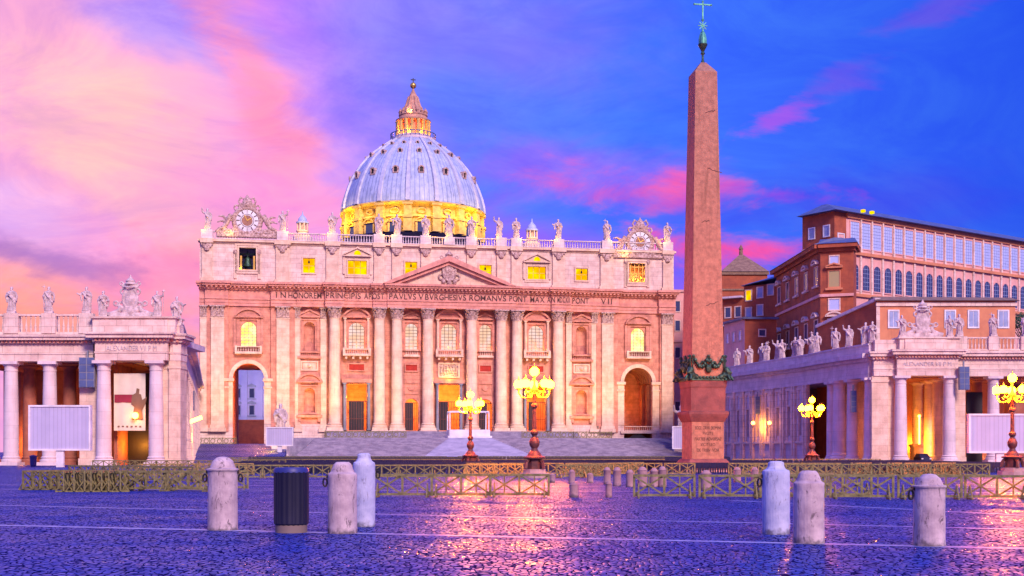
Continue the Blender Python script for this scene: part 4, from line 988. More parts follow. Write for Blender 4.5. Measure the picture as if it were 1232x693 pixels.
# ------------------------------------------------------------------ saints on pedestals, screens
for px, Y, lab, seed, z0 in ((337.5, 268, 'large stone saint statue on a pedestal below the left side of the facade', 5, 0), (819, 280, 'large stone saint statue on a pedestal half hidden by the obelisk', 0, 0)):
    p_ = W3(px, Y, 0); pe = MB(); pe.box(-1.6, 1.6, -1.6, 1.6, 0, 4.6); pe.box(-1.9, 1.9, -1.9, 1.9, 4.6, 5.1); pe.box(-2, 2, -2, 2, 0, 1.2)
    o = pe.build('statue_pedestal', 'travertine_cold', smooth=False); o.location = p_; tag(o, 'square stone pedestal under the saint statue ' + ('left of the steps' if px < 500 else 'behind the obelisk'), 'pedestal')
    statue(seed, (p_.x, p_.y, 5.1), .15, lab, sc=2.0); light('statue_light', (p_.x - 1, p_.y - 3, 4.9), (1, .62, .1), 420 if px < 500 else 300, .3)
def screen(px0, px1, py0, py1, Y, pbase, lab, post=True, zg=0.0):
    w = (px1 - px0) / FPX * Y; zt, zb = ZY(py0, Y), ZY(py1, Y); c_ = W3((px0 + px1) / 2, Y, zg)
    e = empty('video_screen', c_, 0, lab, 'screen'); m_ = MB(); m_.box(-w / 2, w / 2, 0, .5, zb - zg, zt - zg); m_.build('panel', 'screen_white', e, smooth=False)
    m_ = MB(); t = .2; m_.box(-w / 2 - t, -w / 2, -.12, .6, zb - zg - t, zt - zg + t); m_.box(w / 2, w / 2 + t, -.12, .6, zb - zg - t, zt - zg + t); m_.box(-w / 2, w / 2, -.12, .6, zb - zg - t, zb - zg); m_.box(-w / 2, w / 2, -.12, .6, zt - zg, zt - zg + t); m_.build('bezel', 'white_paint', e, smooth=False)
    m_ = MB(); m_.box(-.42, .42, .05, .45, 0, zb - zg - t); m_.build('post', 'white_paint', e, smooth=False); return e
screen(36.5, 107, 489.5, 540, 145, 562, 'large blank white video screen on a post before the left colonnade')
screen(1167.5, 1240, 500, 543, 138, 563, 'large blank white video screen on a post before the right colonnade')
screen(321, 351.5, 515, 535.5, 250, 543, 'small blank white screen below the saint statue left of the steps', zg=.8)
screen(810, 842, 514, 539, 258, 543, 'white screen partly hidden behind the obelisk pedestal', zg=.8)

# ------------------------------------------------------------------ obelisk
OY = 112.0; kO = FPX / OY; OP = W3(845.5, OY)
ob = empty('obelisk', OP, PSI, 'tall red granite obelisk on a stepped pedestal, crowned by a green bronze cross', 'obelisk')
oz = lambda py: EYE + (HZ - py) / kO
def sq(mb, prof):
    rows = [[(-r, -r, z), (r, -r, z), (r, r, z), (-r, r, z)] for r, z in prof]; vs = [v for q in rows for v in q]; fs = [(3, 2, 1, 0)]
    for j in range(len(rows) - 1):
        for q in range(4): fs.append((j * 4 + q, j * 4 + (q + 1) % 4, (j + 1) * 4 + (q + 1) % 4, (j + 1) * 4 + q))
    n = len(rows); fs.append(tuple((n - 1) * 4 + q for q in range(4))); mb.add(vs, fs)
hw = lambda px: px / kO / 2 / (CS + math.tan(0) + .30)   # apparent width of the turned square
m_ = MB(); sq(m_, [(hw(51.5), oz(457)), (hw(34.5), oz(89.5)), (.22, oz(76))]); sh_ = m_.build('shaft', 'granite_red', ob, smooth=False)
rc = random.Random(5); me_ = MB(); fy = lambda z: -(hw(51.5) + (hw(34.5) - hw(51.5)) * (z - oz(457)) / (oz(89.5) - oz(457)))
for z, w_, sl in ((31.2, .9, .3), (26.4, 1.3, -.35), (21.7, .7, .15), (14.5, 1.1, .25)):
    x = rc.uniform(-.5, .1); pts_ = [(x + w_ * t, fy(z + sl * t) - .004, z + sl * t + rc.uniform(-.06, .06)) for t in [i / 6 for i in range(7)]]
    for a_, b_ in zip(pts_, pts_[1:]): me_.bar(a_, b_, .02, .06)
me_.build('crack', 'letter', sh_, smooth=False)
m_ = MB(); sq(m_, [(hw(54), oz(495)), (hw(55), oz(468)), (hw(57), oz(466)), (hw(58), oz(461)), (hw(58), oz(459))]); m_.build('upper_block', 'granite_dark', ob, smooth=False)
m_ = MB(); sq(m_, [(hw(52), oz(508)), (hw(56), oz(505)), (hw(60), oz(502)), (hw(63), oz(499)), (hw(63), oz(496)), (hw(58), oz(495)), (hw(55), oz(494.9))]); m_.build('pedestal_cornice', 'granite_dark', ob, smooth=False)
m_ = MB(); sq(m_, [(hw(51), oz(552)), (hw(51), oz(508))]); m_.build('die', 'granite_red', ob, smooth=False)
m_ = MB(); sq(m_, [(hw(72), oz(565)), (hw(72), oz(559)), (hw(66), oz(557)), (hw(58), oz(553)), (hw(54), oz(551.9))]); m_.build('pedestal_base', 'granite_dark', ob, smooth=False)
m_ = MB(); sq(m_, [(hw(77), 0), (hw(77), oz(564.9))]); m_.build('plinth', 'granite_step', ob, smooth=False)
for i, s in enumerate(('ECCE CRVX DOMINI', 'FVGITE', 'PARTES ADVERSAE', 'VICIT LEO', 'DE TRIBV IVDA')):
    text(s, .40, ob, (0, -hw(51) - .012, oz(517 + i * 6.6)), {0: 2.3, 1: .95, 2: 2.4, 3: 1.3, 4: 2.0}[i], depth=.01)
r_ = hw(55)
for sx, sy in ((-1, -1), (1, -1), (1, 1), (-1, 1)):
    m_ = MB(); m_.M = Matrix.Translation((sx * (r_ - .12), sy * (r_ - .12), oz(459))) @ Matrix.Rotation(math.atan2(sy, sx) + PI / 2, 4, 'Z')
    m_.ball((0, -.1, .45), .42, 8, sz=.9); m_.ball((0, -.42, .72), .3, 8); m_.ball((0, -.65, .66), .14, 6); m_.ball((0, -.25, .9), .34, 8); m_.tube((-.2, -.5, .45), (-.28, -.75, 0.02), .12); m_.tube((.2, -.5, .45), (.28, -.75, 0.02), .12); m_.path([(0, .3, .4), (0, .55, .7), (0, .35, 1.1)], .09)
    m_.ball((.3, .15, .3), .3, 8); m_.ball((-.3, .15, .3), .3, 8)
    mesh_obj('lion', remesh(m_, 'lion', 'bronze_dark', .055), ob)
for side in range(4):
    m_ = MB(); m_.M = Matrix.Rotation(side * PI / 2, 4, 'Z'); y = -hw(51) - .12
    pts_ = [(-1.35 + 2.7 * t, y, oz(430) - .95 * math.sin(PI * ((t * 2) % 1))) for t in [i / 16 for i in range(17)]]
    m_.path(pts_, .11, 6)
    for i, p in enumerate(pts_): m_.ball((p[0], p[1] - .05, p[2]), .15 + .04 * (i % 2), 6)
    m_.ball((0, y - .05, oz(445)), .30, 8, sz=1.3); m_.ball((0, y - .1, oz(436)), .16, 8); [m_.path([(s * .15, y, oz(441)), (s * .55, y, oz(436)), (s * .8, y, oz(441))], lambda t: .14 - .1 * t, 6) for s in (-1, 1)]
    m_.box(-1.9, 1.9, y - .15, y + .15, oz(458.9), oz(456)); 
    for i in range(12): m_.ball((-1.7 + i * .31, y - .12, oz(455.5)), .15, 6)
    m_.tube((-1.4, y, oz(430)), (-1.4, y, oz(456)), .06); m_.tube((1.4, y, oz(430)), (1.4, y, oz(456)), .06)
    m_.build('garland', 'bronze_dark', ob)
m_ = MB(); m_.lathe([(.22, oz(78)), (.1, oz(72)), (.1, oz(66)), (.2, oz(65)), (.12, oz(62)), (.32, oz(57)), (.42, oz(54)), (.40, oz(53))], (0, 0, 0), 14); m_.build('finial', 'bronze_dark', ob)
m_ = MB()
for i in range(3): a = i * 2.1 + .3; m_.lathe([(.24, 0), (.24, .4), (.16, .8), (.03, 1.1)], (.15 * math.cos(a), .15 * math.sin(a), oz(53)), 10)
m_.lathe([(.2, oz(47)), (.13, oz(41)), (.1, oz(38)), (.05, oz(33))], (0, 0, 0), 10)
for i in range(8): a = i * PI / 4; m_.bar((0, 0, oz(31)), (.42 * math.cos(a), 0, oz(31) + .42 * math.sin(a)), .07, .07)
m_.build('mounts_and_star', 'verdigris', ob)
m_ = MB(); m_.bar((0, 0, oz(26)), (0, 0, oz(2.5)), .11, .11); m_.bar((-.72, 0, oz(5.5)), (.72, 0, oz(5.5)), .11, .11); m_.ball((0, 0, oz(24)), .14, 8)
for p in ((-.76, oz(5.5)), (.76, oz(5.5)), (0, oz(2))): m_.ball((p[0], 0, p[1]), .11, 6)
m_.build('cross', 'verdigris', ob)

# ------------------------------------------------------------------ candelabra
def lamp_parts(e):
    m_ = MB(); m_.prismz([(1.05 * math.cos(i * PI / 4 + PI / 8), 1.05 * math.sin(i * PI / 4 + PI / 8)) for i in range(8)], 0, .35); m_.prismz([(.8 * math.cos(i * PI / 4 + PI / 8), .8 * math.sin(i * PI / 4 + PI / 8)) for i in range(8)], .35, .6); m_.build('plinth', 'granite_step', e, smooth=False)
    m_ = MB(); m_.prismz([(.52 * math.cos(i * PI / 4 + PI / 8), .52 * math.sin(i * PI / 4 + PI / 8)) for i in range(8)], .6, 1.3); m_.lathe([(.75, 1.3), (.78, 1.4), (.5, 1.5), (.4, 1.7)], (0, 0, 0), 16)
    for i in range(4): a = i * PI / 2 + PI / 4; m_.path([(.3 * math.cos(a), .3 * math.sin(a), 1.4), (.75 * math.cos(a), .75 * math.sin(a), 1.1), (.85 * math.cos(a), .85 * math.sin(a), .65)], .12)
    m_.build('base', 'iron', e)
    m_ = MB(); m_.lathe([(.38, 1.7), (.26, 1.85), (.2, 2.0), (.33, 2.2), (.36, 2.45), (.24, 2.7), (.15, 2.85), (.26, 3.0), (.26, 3.15), (.15, 3.25), (.13, 4.7), (.22, 4.8), (.22, 4.95), (.12, 5.05), (.1, 5.5), (.2, 5.7), (.26, 5.95), (.12, 6.15), (.06, 6.3), (.06, 6.9)], (0, 0, 0), 14); m_.build('post', 'iron', e)
    for i in range(5):
        a = i * 2 * PI / 5 + .35; ca, sa = math.cos(a), math.sin(a)
        m_ = MB(); m_.path([(.15 * ca, .15 * sa, 5.75), (.5 * ca, .5 * sa, 5.4), (.9 * ca, .9 * sa, 5.45), (1.1 * ca, 1.1 * sa, 5.75), (1.1 * ca, 1.1 * sa, 5.95)], .055); m_.path([(.3 * ca, .3 * sa, 5.6), (.5 * ca, .5 * sa, 5.85), (.7 * ca, .7 * sa, 5.75), (.62 * ca, .62 * sa, 5.6)], .04); m_.lathe([(.05, 0), (.17, .06), (.19, .14)], (1.1 * ca, 1.1 * sa, 5.92), 10); m_.build('arm', 'gold', e)
        g_ = MB(); g_.ball((1.1 * ca, 1.1 * sa, 6.32), .31, 14); g_.build('globe', 'globe', e)
        k = MB(); k.lathe([(.1, 0), (.05, .1), (.01, .28)], (1.1 * ca, 1.1 * sa, 6.61), 8); k.build('globe_cap', 'gold', e)
    g_ = MB(); g_.ball((0, 0, 7.18), .31, 14); g_.build('globe', 'globe', e); k = MB(); k.lathe([(.1, 0), (.05, .1), (.01, .3)], (0, 0, 7.47), 8); k.build('globe_cap', 'gold', e)
l0 = empty('street_lamp', W3(643, 86), 0, 'tallest lit five-armed candelabrum lamp, before the steps right of centre', 'street lamp', 'candelabrum lamps on the square'); lamp_parts(l0)
dup(l0, W3(566, 121), .5, 'lit five-armed candelabrum lamp before the white podium', 'candelabrum lamps on the square')
dup(l0, W3(977, 134), .2, 'lit five-armed candelabrum lamp before the curved right wing', 'candelabrum lamps on the square')
dup(l0, W3(1218, 94), .9, 'lit five-armed candelabrum lamp in front of the right white screen', 'candelabrum lamps on the square')

# ------------------------------------------------------------------ colonnades
def balustrade_run(e, mats, x0, x1, y, z0, z1, peds, name='balustrade', pw=.9):
    m_ = MB(); xs = sorted(peds); cur = x0
    m_.box(x0, x1, y - .35, y + .45, z0 - .0, z0 + .25)
    for x in xs + [None]:
        b = (x - pw) if x is not None else x1
        if b - cur > .8: baluster_row(m_, cur, b, y, z0 + .25, z1, .52, .15, .25)
        if x is not None: m_.box(x - pw, x + pw, y - .5, y + .5, z0 + .252, z1 + .1); cur = x + pw
    return m_.build(name, mats, e)
def entab(m_, dn_, x0, x1, y0, y1, zb, zc, out=1.1):
    """doric entablature from zb to zc with a dentilled cornice"""
    h = zc - zb
    m_.box(x0, x1, y0, y1, zb, zb + h * .26); m_.box(x0 - .08, x1 + .08, y0 - .1, y1 + .1, zb + h * .26, zb + h * .32); m_.box(x0, x1, y0 + .03, y1 - .03, zb + h * .32, zb + h * .68)
    m_.box(x0 - .25, x1 + .25, y0 - .3, y1 + .3, zb + h * .68, zb + h * .8); m_.box(x0 - out * .8, x1 + out * .8, y0 - out * .8, y1 + out * .8, zb + h * .8, zb + h * .92); m_.box(x0 - out, x1 + out, y0 - out, y1 + out, zb + h * .92, zc)
    n = int((x1 - x0) / .5)
    for i in range(n): x = x0 + (x1 - x0) * (i + .5) / n; dn_.box(x - .14, x + .14, y0 - .52, y0 - .301, zb + h * .69, zb + h * .79)

# left colonnade, local frame: origin at W3(60,162)
ly = 162.0; kL = FPX / ly
lc_ = empty('left_colonnade', W3(60, ly), 0, 'travertine colonnade at the left edge with a projecting end pavilion', 'colonnade'); lc_.name = 'colonnade'
def lx(px, dy=0): return ((px - CXP) / FPX * (ly + dy)) - lc_.location.x
lz = lambda py: EYE + (HZ - py) / kL
zc, zcap = lz(404), lz(434.5)   # cornice top, column top at x 60
m_ = MB(); dn_ = MB()
entab(m_, dn_, lx(-60), lx(112), 0, 2.4, zcap, lz(403.5)); entab(m_, dn_, lx(119), lx(205.5), -1.6, 2.4, zcap, lz(401.5)); entab(m_, dn_, lx(205.5) + .1, lx(219.5), -.8, 2.4, zcap, lz(402.5), .9)
o = m_.build('entablature', 'travertine_pale', lc_, smooth=False); dn_.build('dentils', 'travertine_warm', o, smooth=False)
m_ = MB(); m_.box(lx(115), lx(214), -1.2, 2.4, lz(401.5), lz(384)); m_.box(lx(112), lx(216), -1.5, 2.5, lz(384), lz(382)); m_.box(lx(124), lx(205), -1.4, -1.1, lz(401.4), lz(386)); m_.build('attic', 'travertine_pale', lc_, smooth=False)
balustrade_run(lc_, 'travertine_pale', lx(-60), lx(112), .2, lz(403.5), lz(378), [lx(p) for p in (-38, 14, 59, 104)])
m_ = MB(); m_.box(lx(-60), lx(219.5), 2.45, 12, lz(415), lz(408)); m_.build('roof', 'travertine_cold', lc_, smooth=False)
for px, dy, r in ((-32, .9, .95), (13.5, .9, .93), (60, .9, .93), (125, -.6, .93), (188, -.6, .93)): column(lc_, lx(px, dy), dy, 0, zcap, r, ('shaft_cold', 'carving'), 1.1, 20, 'd')
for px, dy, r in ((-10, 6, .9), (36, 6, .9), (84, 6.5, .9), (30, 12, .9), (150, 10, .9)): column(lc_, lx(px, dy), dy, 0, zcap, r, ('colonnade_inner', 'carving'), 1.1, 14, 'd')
for a, b, d0, d1 in ((95, 117, .2, 2.3), (196, 205, -.3, 2.3), (205, 219, -.75, 2.3)): m_ = MB(); m_.box(lx(a), lx(b), d0, d1, 0, zcap - .003); m_.box(lx(a) - .12, lx(b) + .12, d0 - .12, d1, 0, .9); m_.box(lx(a) - .08, lx(b) + .08, d0 - .1, d1, zcap - 1.0, zcap - .6); m_.build('pier', 'travertine', lc_, smooth=False)
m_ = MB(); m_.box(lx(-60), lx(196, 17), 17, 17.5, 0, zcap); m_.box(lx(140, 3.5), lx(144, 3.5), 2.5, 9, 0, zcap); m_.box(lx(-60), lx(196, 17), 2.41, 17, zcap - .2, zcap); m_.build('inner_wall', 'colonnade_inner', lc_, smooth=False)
m_ = MB(); m_.box(lx(146, 8), lx(188, 8), 7, 7.3, 0, lz(515)); m_.box(lx(176, 8), lx(188, 8), 7, 7.3, lz(515), lz(445)); m_.build('dark_doorway', 'door_dark', lc_, smooth=False)
m_ = MB(); m_.box(-260, lx(-50), 0, 4, 0, zc); m_.build('side_range', 'travertine', lc_, smooth=False)
text('ALEXANDER VII P M', .95, lc_, (lx(163), -1.62, lz(423)), lx(193) - lx(133), 'travertine_cold')
for px, dy, e in ((22, 9, 900), (75, 8, 700), (141, 3.0, 900), (165, 5, 900)): light('passage_light', (lx(px, dy), dy, 2.6), (1, .33, .03), e, .3, lc_)
def hang(px0, px1, py0, py1, Y, lab, name='loudspeaker', nx=2, nz=4):
    e = empty(name, W3((px0 + px1) / 2, Y, ZY(py1, Y)), 0, lab, 'loudspeaker', 'loudspeaker arrays on the colonnades'); w = (px1 - px0) / FPX * Y; h = (py1 - py0) / FPX * Y
    m_ = MB(); m_.box(-w / 2, w / 2, 0, .6, 0, h); m_.box(-.1, .1, .3, .6, h, h + .9); m_.build('housing', 'grey_metal', e, smooth=False)
    m_ = MB(); 
    for i in range(nx):
        for j in range(nz): m_.box(-w / 2 + w * (i + .07) / nx, -w / 2 + w * (i + .93) / nx, -.06, -.002, h * (j + .06) / nz, h * (j + .94) / nz)
    m_.build('grille', 'blue_panel', e, smooth=False); return e
hang(95, 113.5, 430, 466, 161, 'large blue panelled loudspeaker array hanging on the left colonnade')
hang(1154.5, 1166.5, 441, 469, 197.5, 'blue panelled loudspeaker array on the right pavilion beside its end column')
hang(909, 914.5, 477, 498, 240, 'small narrow loudspeaker on the curved right wing near the wall lamps', nx=1)
hang(1024, 1030.5, 470, 496, 204, 'narrow loudspeaker hanging among the columns of the curved right wing', nx=1)
hang(227, 233.5, 470, 494, 205, 'narrow loudspeaker on the left wing beside the basilica', nx=1)
# banner
e = empty('banner', W3(156, ly + .5, lz(518)), 0, 'pale exhibition banner with a dark red band and painted figure, hung in the left pavilion', 'banner'); bw = 38 / kL; bh = lz(449) - lz(518)
m_ = MB(); n = 12
vs = [(-bw / 2 + bw * i / n, .05 * math.sin(i * 1.3), z) for z in (0, bh) for i in range(n + 1)]; vs += [(x, y + .04, z) for x, y, z in vs]; q = n + 1
fs = [(i, i + 1, q + i + 1, q + i) for i in range(n)] + [(2 * q + i + 1, 2 * q + i, 3 * q + i, 3 * q + i + 1) for i in range(n)] + [(i + 1, i, 2 * q + i, 2 * q + i + 1) for i in range(n)] + [(q + i, q + i + 1, 3 * q + i + 1, 3 * q + i) for i in range(n)] + [(0, q, 3 * q, 2 * q), (n, 2 * q + n, 3 * q + n, q + n)]
m_.add(vs, fs); m_.build('cloth', 'banner_cloth', e)
m_ = MB(); m_.box(-bw / 2 + .1, bw * .12, -.09, -.06, lz(484) - lz(518), lz(474.5) - lz(518)); m_.build('red_band', 'banner_red', e, smooth=False)
m_ = MB(); px_ = bw * .28
m_.prism([(px_ - .8, 1.4), (px_ + .6, 1.4), (px_ + .5, 2.6), (px_ + .9, 3.4), (px_ + 1.1, 4.3), (px_ + .5, 3.9), (px_ + .35, 4.6), (px_ + .1, 4.7), (px_ + .15, 5.3), (px_ - .2, 5.4), (px_ - .3, 4.8), (px_ - .8, 4.5), (px_ - .9, 3.4), (px_ - .5, 3.0)], -.1, -.07); m_.build('painted_figure', 'banner_brown', e, smooth=False)
m_ = MB(); [m_.box(-bw / 2 + .5 + i * .55, -bw / 2 + .75 + i * .55, -.09, -.06, .45, .62) for i in range(6)]; m_.build('lettering', 'banner_brown', e, smooth=False)
gl = MB(); gl.ball((0, 0, 0), .42, 12); o = gl.build('reflected_glow', 'lamp_small'); o.location = W3(162.5, ly - .2, lz(500)); tag(o, 'round glowing ball for a lamp reflection in front of the banner', 'lamp')  # glowing ball added in place of a lamp's reflection

# right pavilion
ry = 200.0; kR = FPX / ry
rc_ = empty('colonnade', W3(1110, ry), 0, 'right colonnade with an inscribed end pavilion and columns under a balustrade', 'colonnade')
def rx(px, dy=0): return ((px - CXP) / FPX * (ry + dy)) - rc_.location.x
rz_ = lambda py: EYE + (HZ - py) / kR
zcap2 = rz_(452.5)
m_ = MB(); dn_ = MB()
entab(m_, dn_, rx(1076), rx(1149), -1.5, 2.4, zcap2, rz_(421.5)); entab(m_, dn_, rx(1149) + 0.1, rx(1300), 0, 2.4, zcap2, rz_(423)); entab(m_, dn_, rx(1050), rx(1076) - .1, -.6, 2.4, zcap2, rz_(423.5), .9)
o = m_.build('entablature', 'travertine_pale', rc_, smooth=False); dn_.build('dentils', 'travertine_warm', o, smooth=False)
m_ = MB(); m_.box(rx(1080), rx(1152), -1.1, 2.4, rz_(421.5), rz_(408)); m_.box(rx(1078), rx(1153), -1.4, 2.5, rz_(408), rz_(406)); m_.box(rx(1086), rx(1136), -1.3, -1.0, rz_(421.4), rz_(409)); m_.box(rx(1052), rx(1080) - .01, -.3, 2.4, rz_(423.5), rz_(409)); m_.build('attic', 'travertine_pale', rc_, smooth=False)
balustrade_run(rc_, 'travertine_pale', rx(1155), rx(1300), .2, rz_(423), rz_(405.5), [rx(p) for p in (1157, 1195, 1234, 1270)], pw=.8)
m_ = MB(); m_.box(rx(1050), rx(1300), 2.45, 12, rz_(430), rz_(426)); m_.build('roof', 'travertine_cold', rc_, smooth=False)
for px, dy, r in ((1083.5, -.5, .98), (1141.8, -.5, .98), (1195, .9, .95), (1245, .9, .95)): column(rc_, rx(px, dy), dy, 0, zcap2, r, ('shaft_cold', 'carving'), 1.1, 20, 'd')
for px, dy in ((1128, 6), (1118, 10), (1104, 16), (1175, 7), (1215, 7)): column(rc_, rx(px, dy), dy, 0, zcap2, .9, ('shaft', 'carving') if px < 1150 else ('colonnade_inner', 'carving'), 1.1, 14, 'd')
for a, b, d0 in ((1048, 1068, -.4), (1149, 1162, .2), (1068, 1076, .2)): m_ = MB(); m_.box(rx(a), rx(b), d0, 2.3, 0, zcap2 - .003); m_.box(rx(a) - .12, rx(b) + .12, d0 - .12, 2.3, 0, .9); m_.box(rx(a) - .08, rx(b) + .08, d0 - .1, 2.3, zcap2 - 1.0, zcap2 - .6); m_.build('pier', 'travertine', rc_, smooth=False)
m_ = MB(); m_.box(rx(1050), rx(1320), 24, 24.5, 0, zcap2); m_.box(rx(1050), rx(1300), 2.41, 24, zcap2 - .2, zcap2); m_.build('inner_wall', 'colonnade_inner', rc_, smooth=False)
m_ = MB(); m_.box(rx(1163, 5), rx(1182, 5), 5, 5.3, 0, rz_(470)); m_.build('dark_doorway', 'door_dark', rc_, smooth=False)
text('ALEXANDER VII P M', .95, rc_, (rx(1112), -1.52, rz_(441)), rx(1141) - rx(1083), 'travertine_cold')
for px, dy, e in ((1097, 8, 2400), (1100, 18, 1500), (1190, 5, 900), (1215, 10, 900)): light('passage_light', (rx(px, dy), dy, 3.0), (1, .34, .02), e, .3, rc_)
# glowing stairway wall seen through the pavilion
m_ = MB(); m_.box(-.1, .1, -.1, .1, 0, 4.5); m_.ball((0, 0, 4.7), .25, 8); o = m_.build('standing_lamp', 'lamp_small'); o.location = W3(1106, 214, 3.0); 
tag(o, 'slim glowing lamp burning inside the right pavilion', 'lamp'); m_ = MB(); m_.box(-1.2, 1.2, -1.2, 1.2, 0, 3.0); m_.box(-1.4, 1.4, -1.4, 1.4, 2.6, 2.98); o2 = m_.build('lamp_plinth', 'granite_step', smooth=False); o2.location = W3(1106, 214.5, 0); tag(o2, 'low stone plinth under the slim lamp inside the right pavilion', 'plinth')

# curved right wing (polyline wall) and left wing
def wing(name_label, pts, ztop, zcapw, col_to, win_from, e_origin):
    e = empty('colonnade_wing', e_origin, 0, name_label, 'wing')
    en_ = MB(); wl = MB(); ba = MB(); fr_ = MB(); pn = MB(); po = MB(); rf_ = MB()
    for i, (a, b) in enumerate(zip(pts, pts[1:])):
        a, b = Vector((*a, 0)), Vector((*b, 0)); d = b - a; L = d.length; ang = math.atan2(d.y, d.x)
        mt = Matrix.Translation(a - Vector(e_origin)) @ Matrix.Rotation(ang, 4, 'Z')
        side = 1 if name_label.startswith('long') else -1     # which side faces the square
        for mm in (en_, wl, ba, fr_, pn, po, rf_): mm.M = mt
        def bx(mm, x0, x1, o0, o1, z0, z1): mm.box(x0, x1, min(side * o0, side * o1), max(side * o0, side * o1), z0, z1)   # o: outward offset
        h = ztop - zcapw
        bx(en_, 0, L, -1, .25, zcapw, zcapw + h * .28); bx(en_, 0, L, -1, .2, zcapw + h * .28, zcapw + h * .66); bx(en_, 0, L, -1, .6, zcapw + h * .66, zcapw + h * .8); bx(en_, 0, L, -1, 1.3, zcapw + h * .8, ztop)
        bx(ba, 0, L, -.6, .1, ztop, ztop + 1.5); bx(ba, 0, L, -.7, .25, ztop + 1.3, ztop + 1.55)
        bx(rf_, 0, L, -8, -1, zcapw, ztop)
        if i >= win_from:
            n = max(1, round(L / 5.6)); st_ = L / n
            for j in range(n):
                c0 = st_ * (j + .5)
                bx(wl, c0 - st_ / 2, c0 - .6, -.6, 0, 0, zcapw); bx(wl, c0 + .6, c0 + st_ / 2, -.6, 0, 0, zcapw); bx(wl, c0 - .6, c0 + .6, -.6, 0, 0, 4.6); bx(wl, c0 - .6, c0 + .6, -.6, 0, 9.8, zcapw)
                bx(pn, c0 - .6, c0 + .6, -.5, -.35, 4.6, 9.8)
                bx(fr_, c0 - 1.15, c0 - .6, 0.003, .22, 3.6, 12.6); bx(fr_, c0 + .6, c0 + 1.15, 0.003, .22, 3.6, 12.6); bx(fr_, c0 - 1.15, c0 + 1.15, .003, .3, 12.6, 13.0); bx(fr_, c0 - .6, c0 + .6, .003, .2, 9.8, 10.1); bx(fr_, c0 - 1.4, c0 + 1.4, .003, .4, 3.2, 3.6)
                for s in (-1,):
                    xx = c0 + s * st_ / 2; bx(po, xx - .55, xx - .0, .003, .45, 0, zcapw - .01); bx(po, xx + .35, xx + .9, .003, .45, 0, zcapw - .01); bx(po, xx - .7, xx + 1.05, .003, .6, 0, 1.0); bx(po, xx - .65, xx + 1.0, .003, .55, zcapw - 1.1, zcapw - .7)
    o = wl.build('wall', 'travertine_cold', e, smooth=False) if wl.v else None
    en_.build('entablature', 'travertine_cold', e, smooth=False); ba.build('parapet', 'travertine_cold', e, smooth=False); rf_.build('roof', 'travertine_cold', e, smooth=False)
    if fr_.v: w_ = fr_.build('window_frames', 'travertine_pale', e, smooth=False); pn.build('panes', 'pane_dark', w_, smooth=False); po.build('pilasters', 'travertine_pale', e, smooth=False)
    return e
RW = [(56.2, 200.6), (54.2, 207), (52.6, 215), (51.5, 223)] + [(51.5 - 8.5 * t, 223 + 34 * t) for t in (.25, .5, .75, 1)] + [(41.8, 261)]
wr = wing('long curved right wing of the colonnade with tall windows between pilasters', RW, 17.2, 13.4, 3, 3, (50, 230, 0))
WINGCOLS = ((1050, .95), (1041, .9), (1020, .9), (1005, 1.15), (996, .9))
m_ = MB(); m_.add([(58.5 - 50, 203 - 230, 0), (55.2 - 50, 224 - 230, 0), (55.2 - 50, 224 - 230, 13.4), (58.5 - 50, 203 - 230, 13.4)], [(0, 1, 2, 3), (3, 2, 1, 0)]); m_.build('back_wall', 'travertine', wr, smooth=False)
light('passage_light', (54.6 - 50, 210 - 230, 3), (1, .3, .02), 900, .3, wr)
for px, Y in ((905.5, 243), (925, 234.5)):
    g_ = MB(); g_.ball((0, -.5, 0), .34, 10); e = empty('wall_lamp', W3(px, Y - .8, ZY(509, Y)), 0, ('left' if px < 915 else 'right') + ' one of the two orange wall lamps on the curved wing', 'wall lamp', 'orange wall lamps'); g_.build('bulb', 'lamp_small', e); b_ = MB(); b_.path([(0, 0, -.9), (0, -.5, -.7), (0, -.5, -.3)], .07); b_.build('bracket', 'iron', e)
light('wall_glow', W3(914, 238.5, 6.5), (1, .36, .03), 900, .2)
LW = [(-43, 166), (-50.6, 200), (-58, 232), (-67.3, 272), (-72.2, 294)]
wl_ = wing('receding left wing linking the colonnade to the basilica', LW, 17.0, 13.2, 0, 0, (-50, 200, 0))
m_ = MB(); m_.tube((-1.2, 0, -.55), (1.2, 0, .35), .28, .28, 10); o = m_.build('floodlight_tube', 'lamp_small'); o.location = W3(233, 192, ZY(505, 192)) ; tag(o, 'slanting orange lit tube lamp beside the left wing', 'lamp')
light('wing_glow', W3(236, 200, 4.0), (1, .25, .03), 2200, .3)

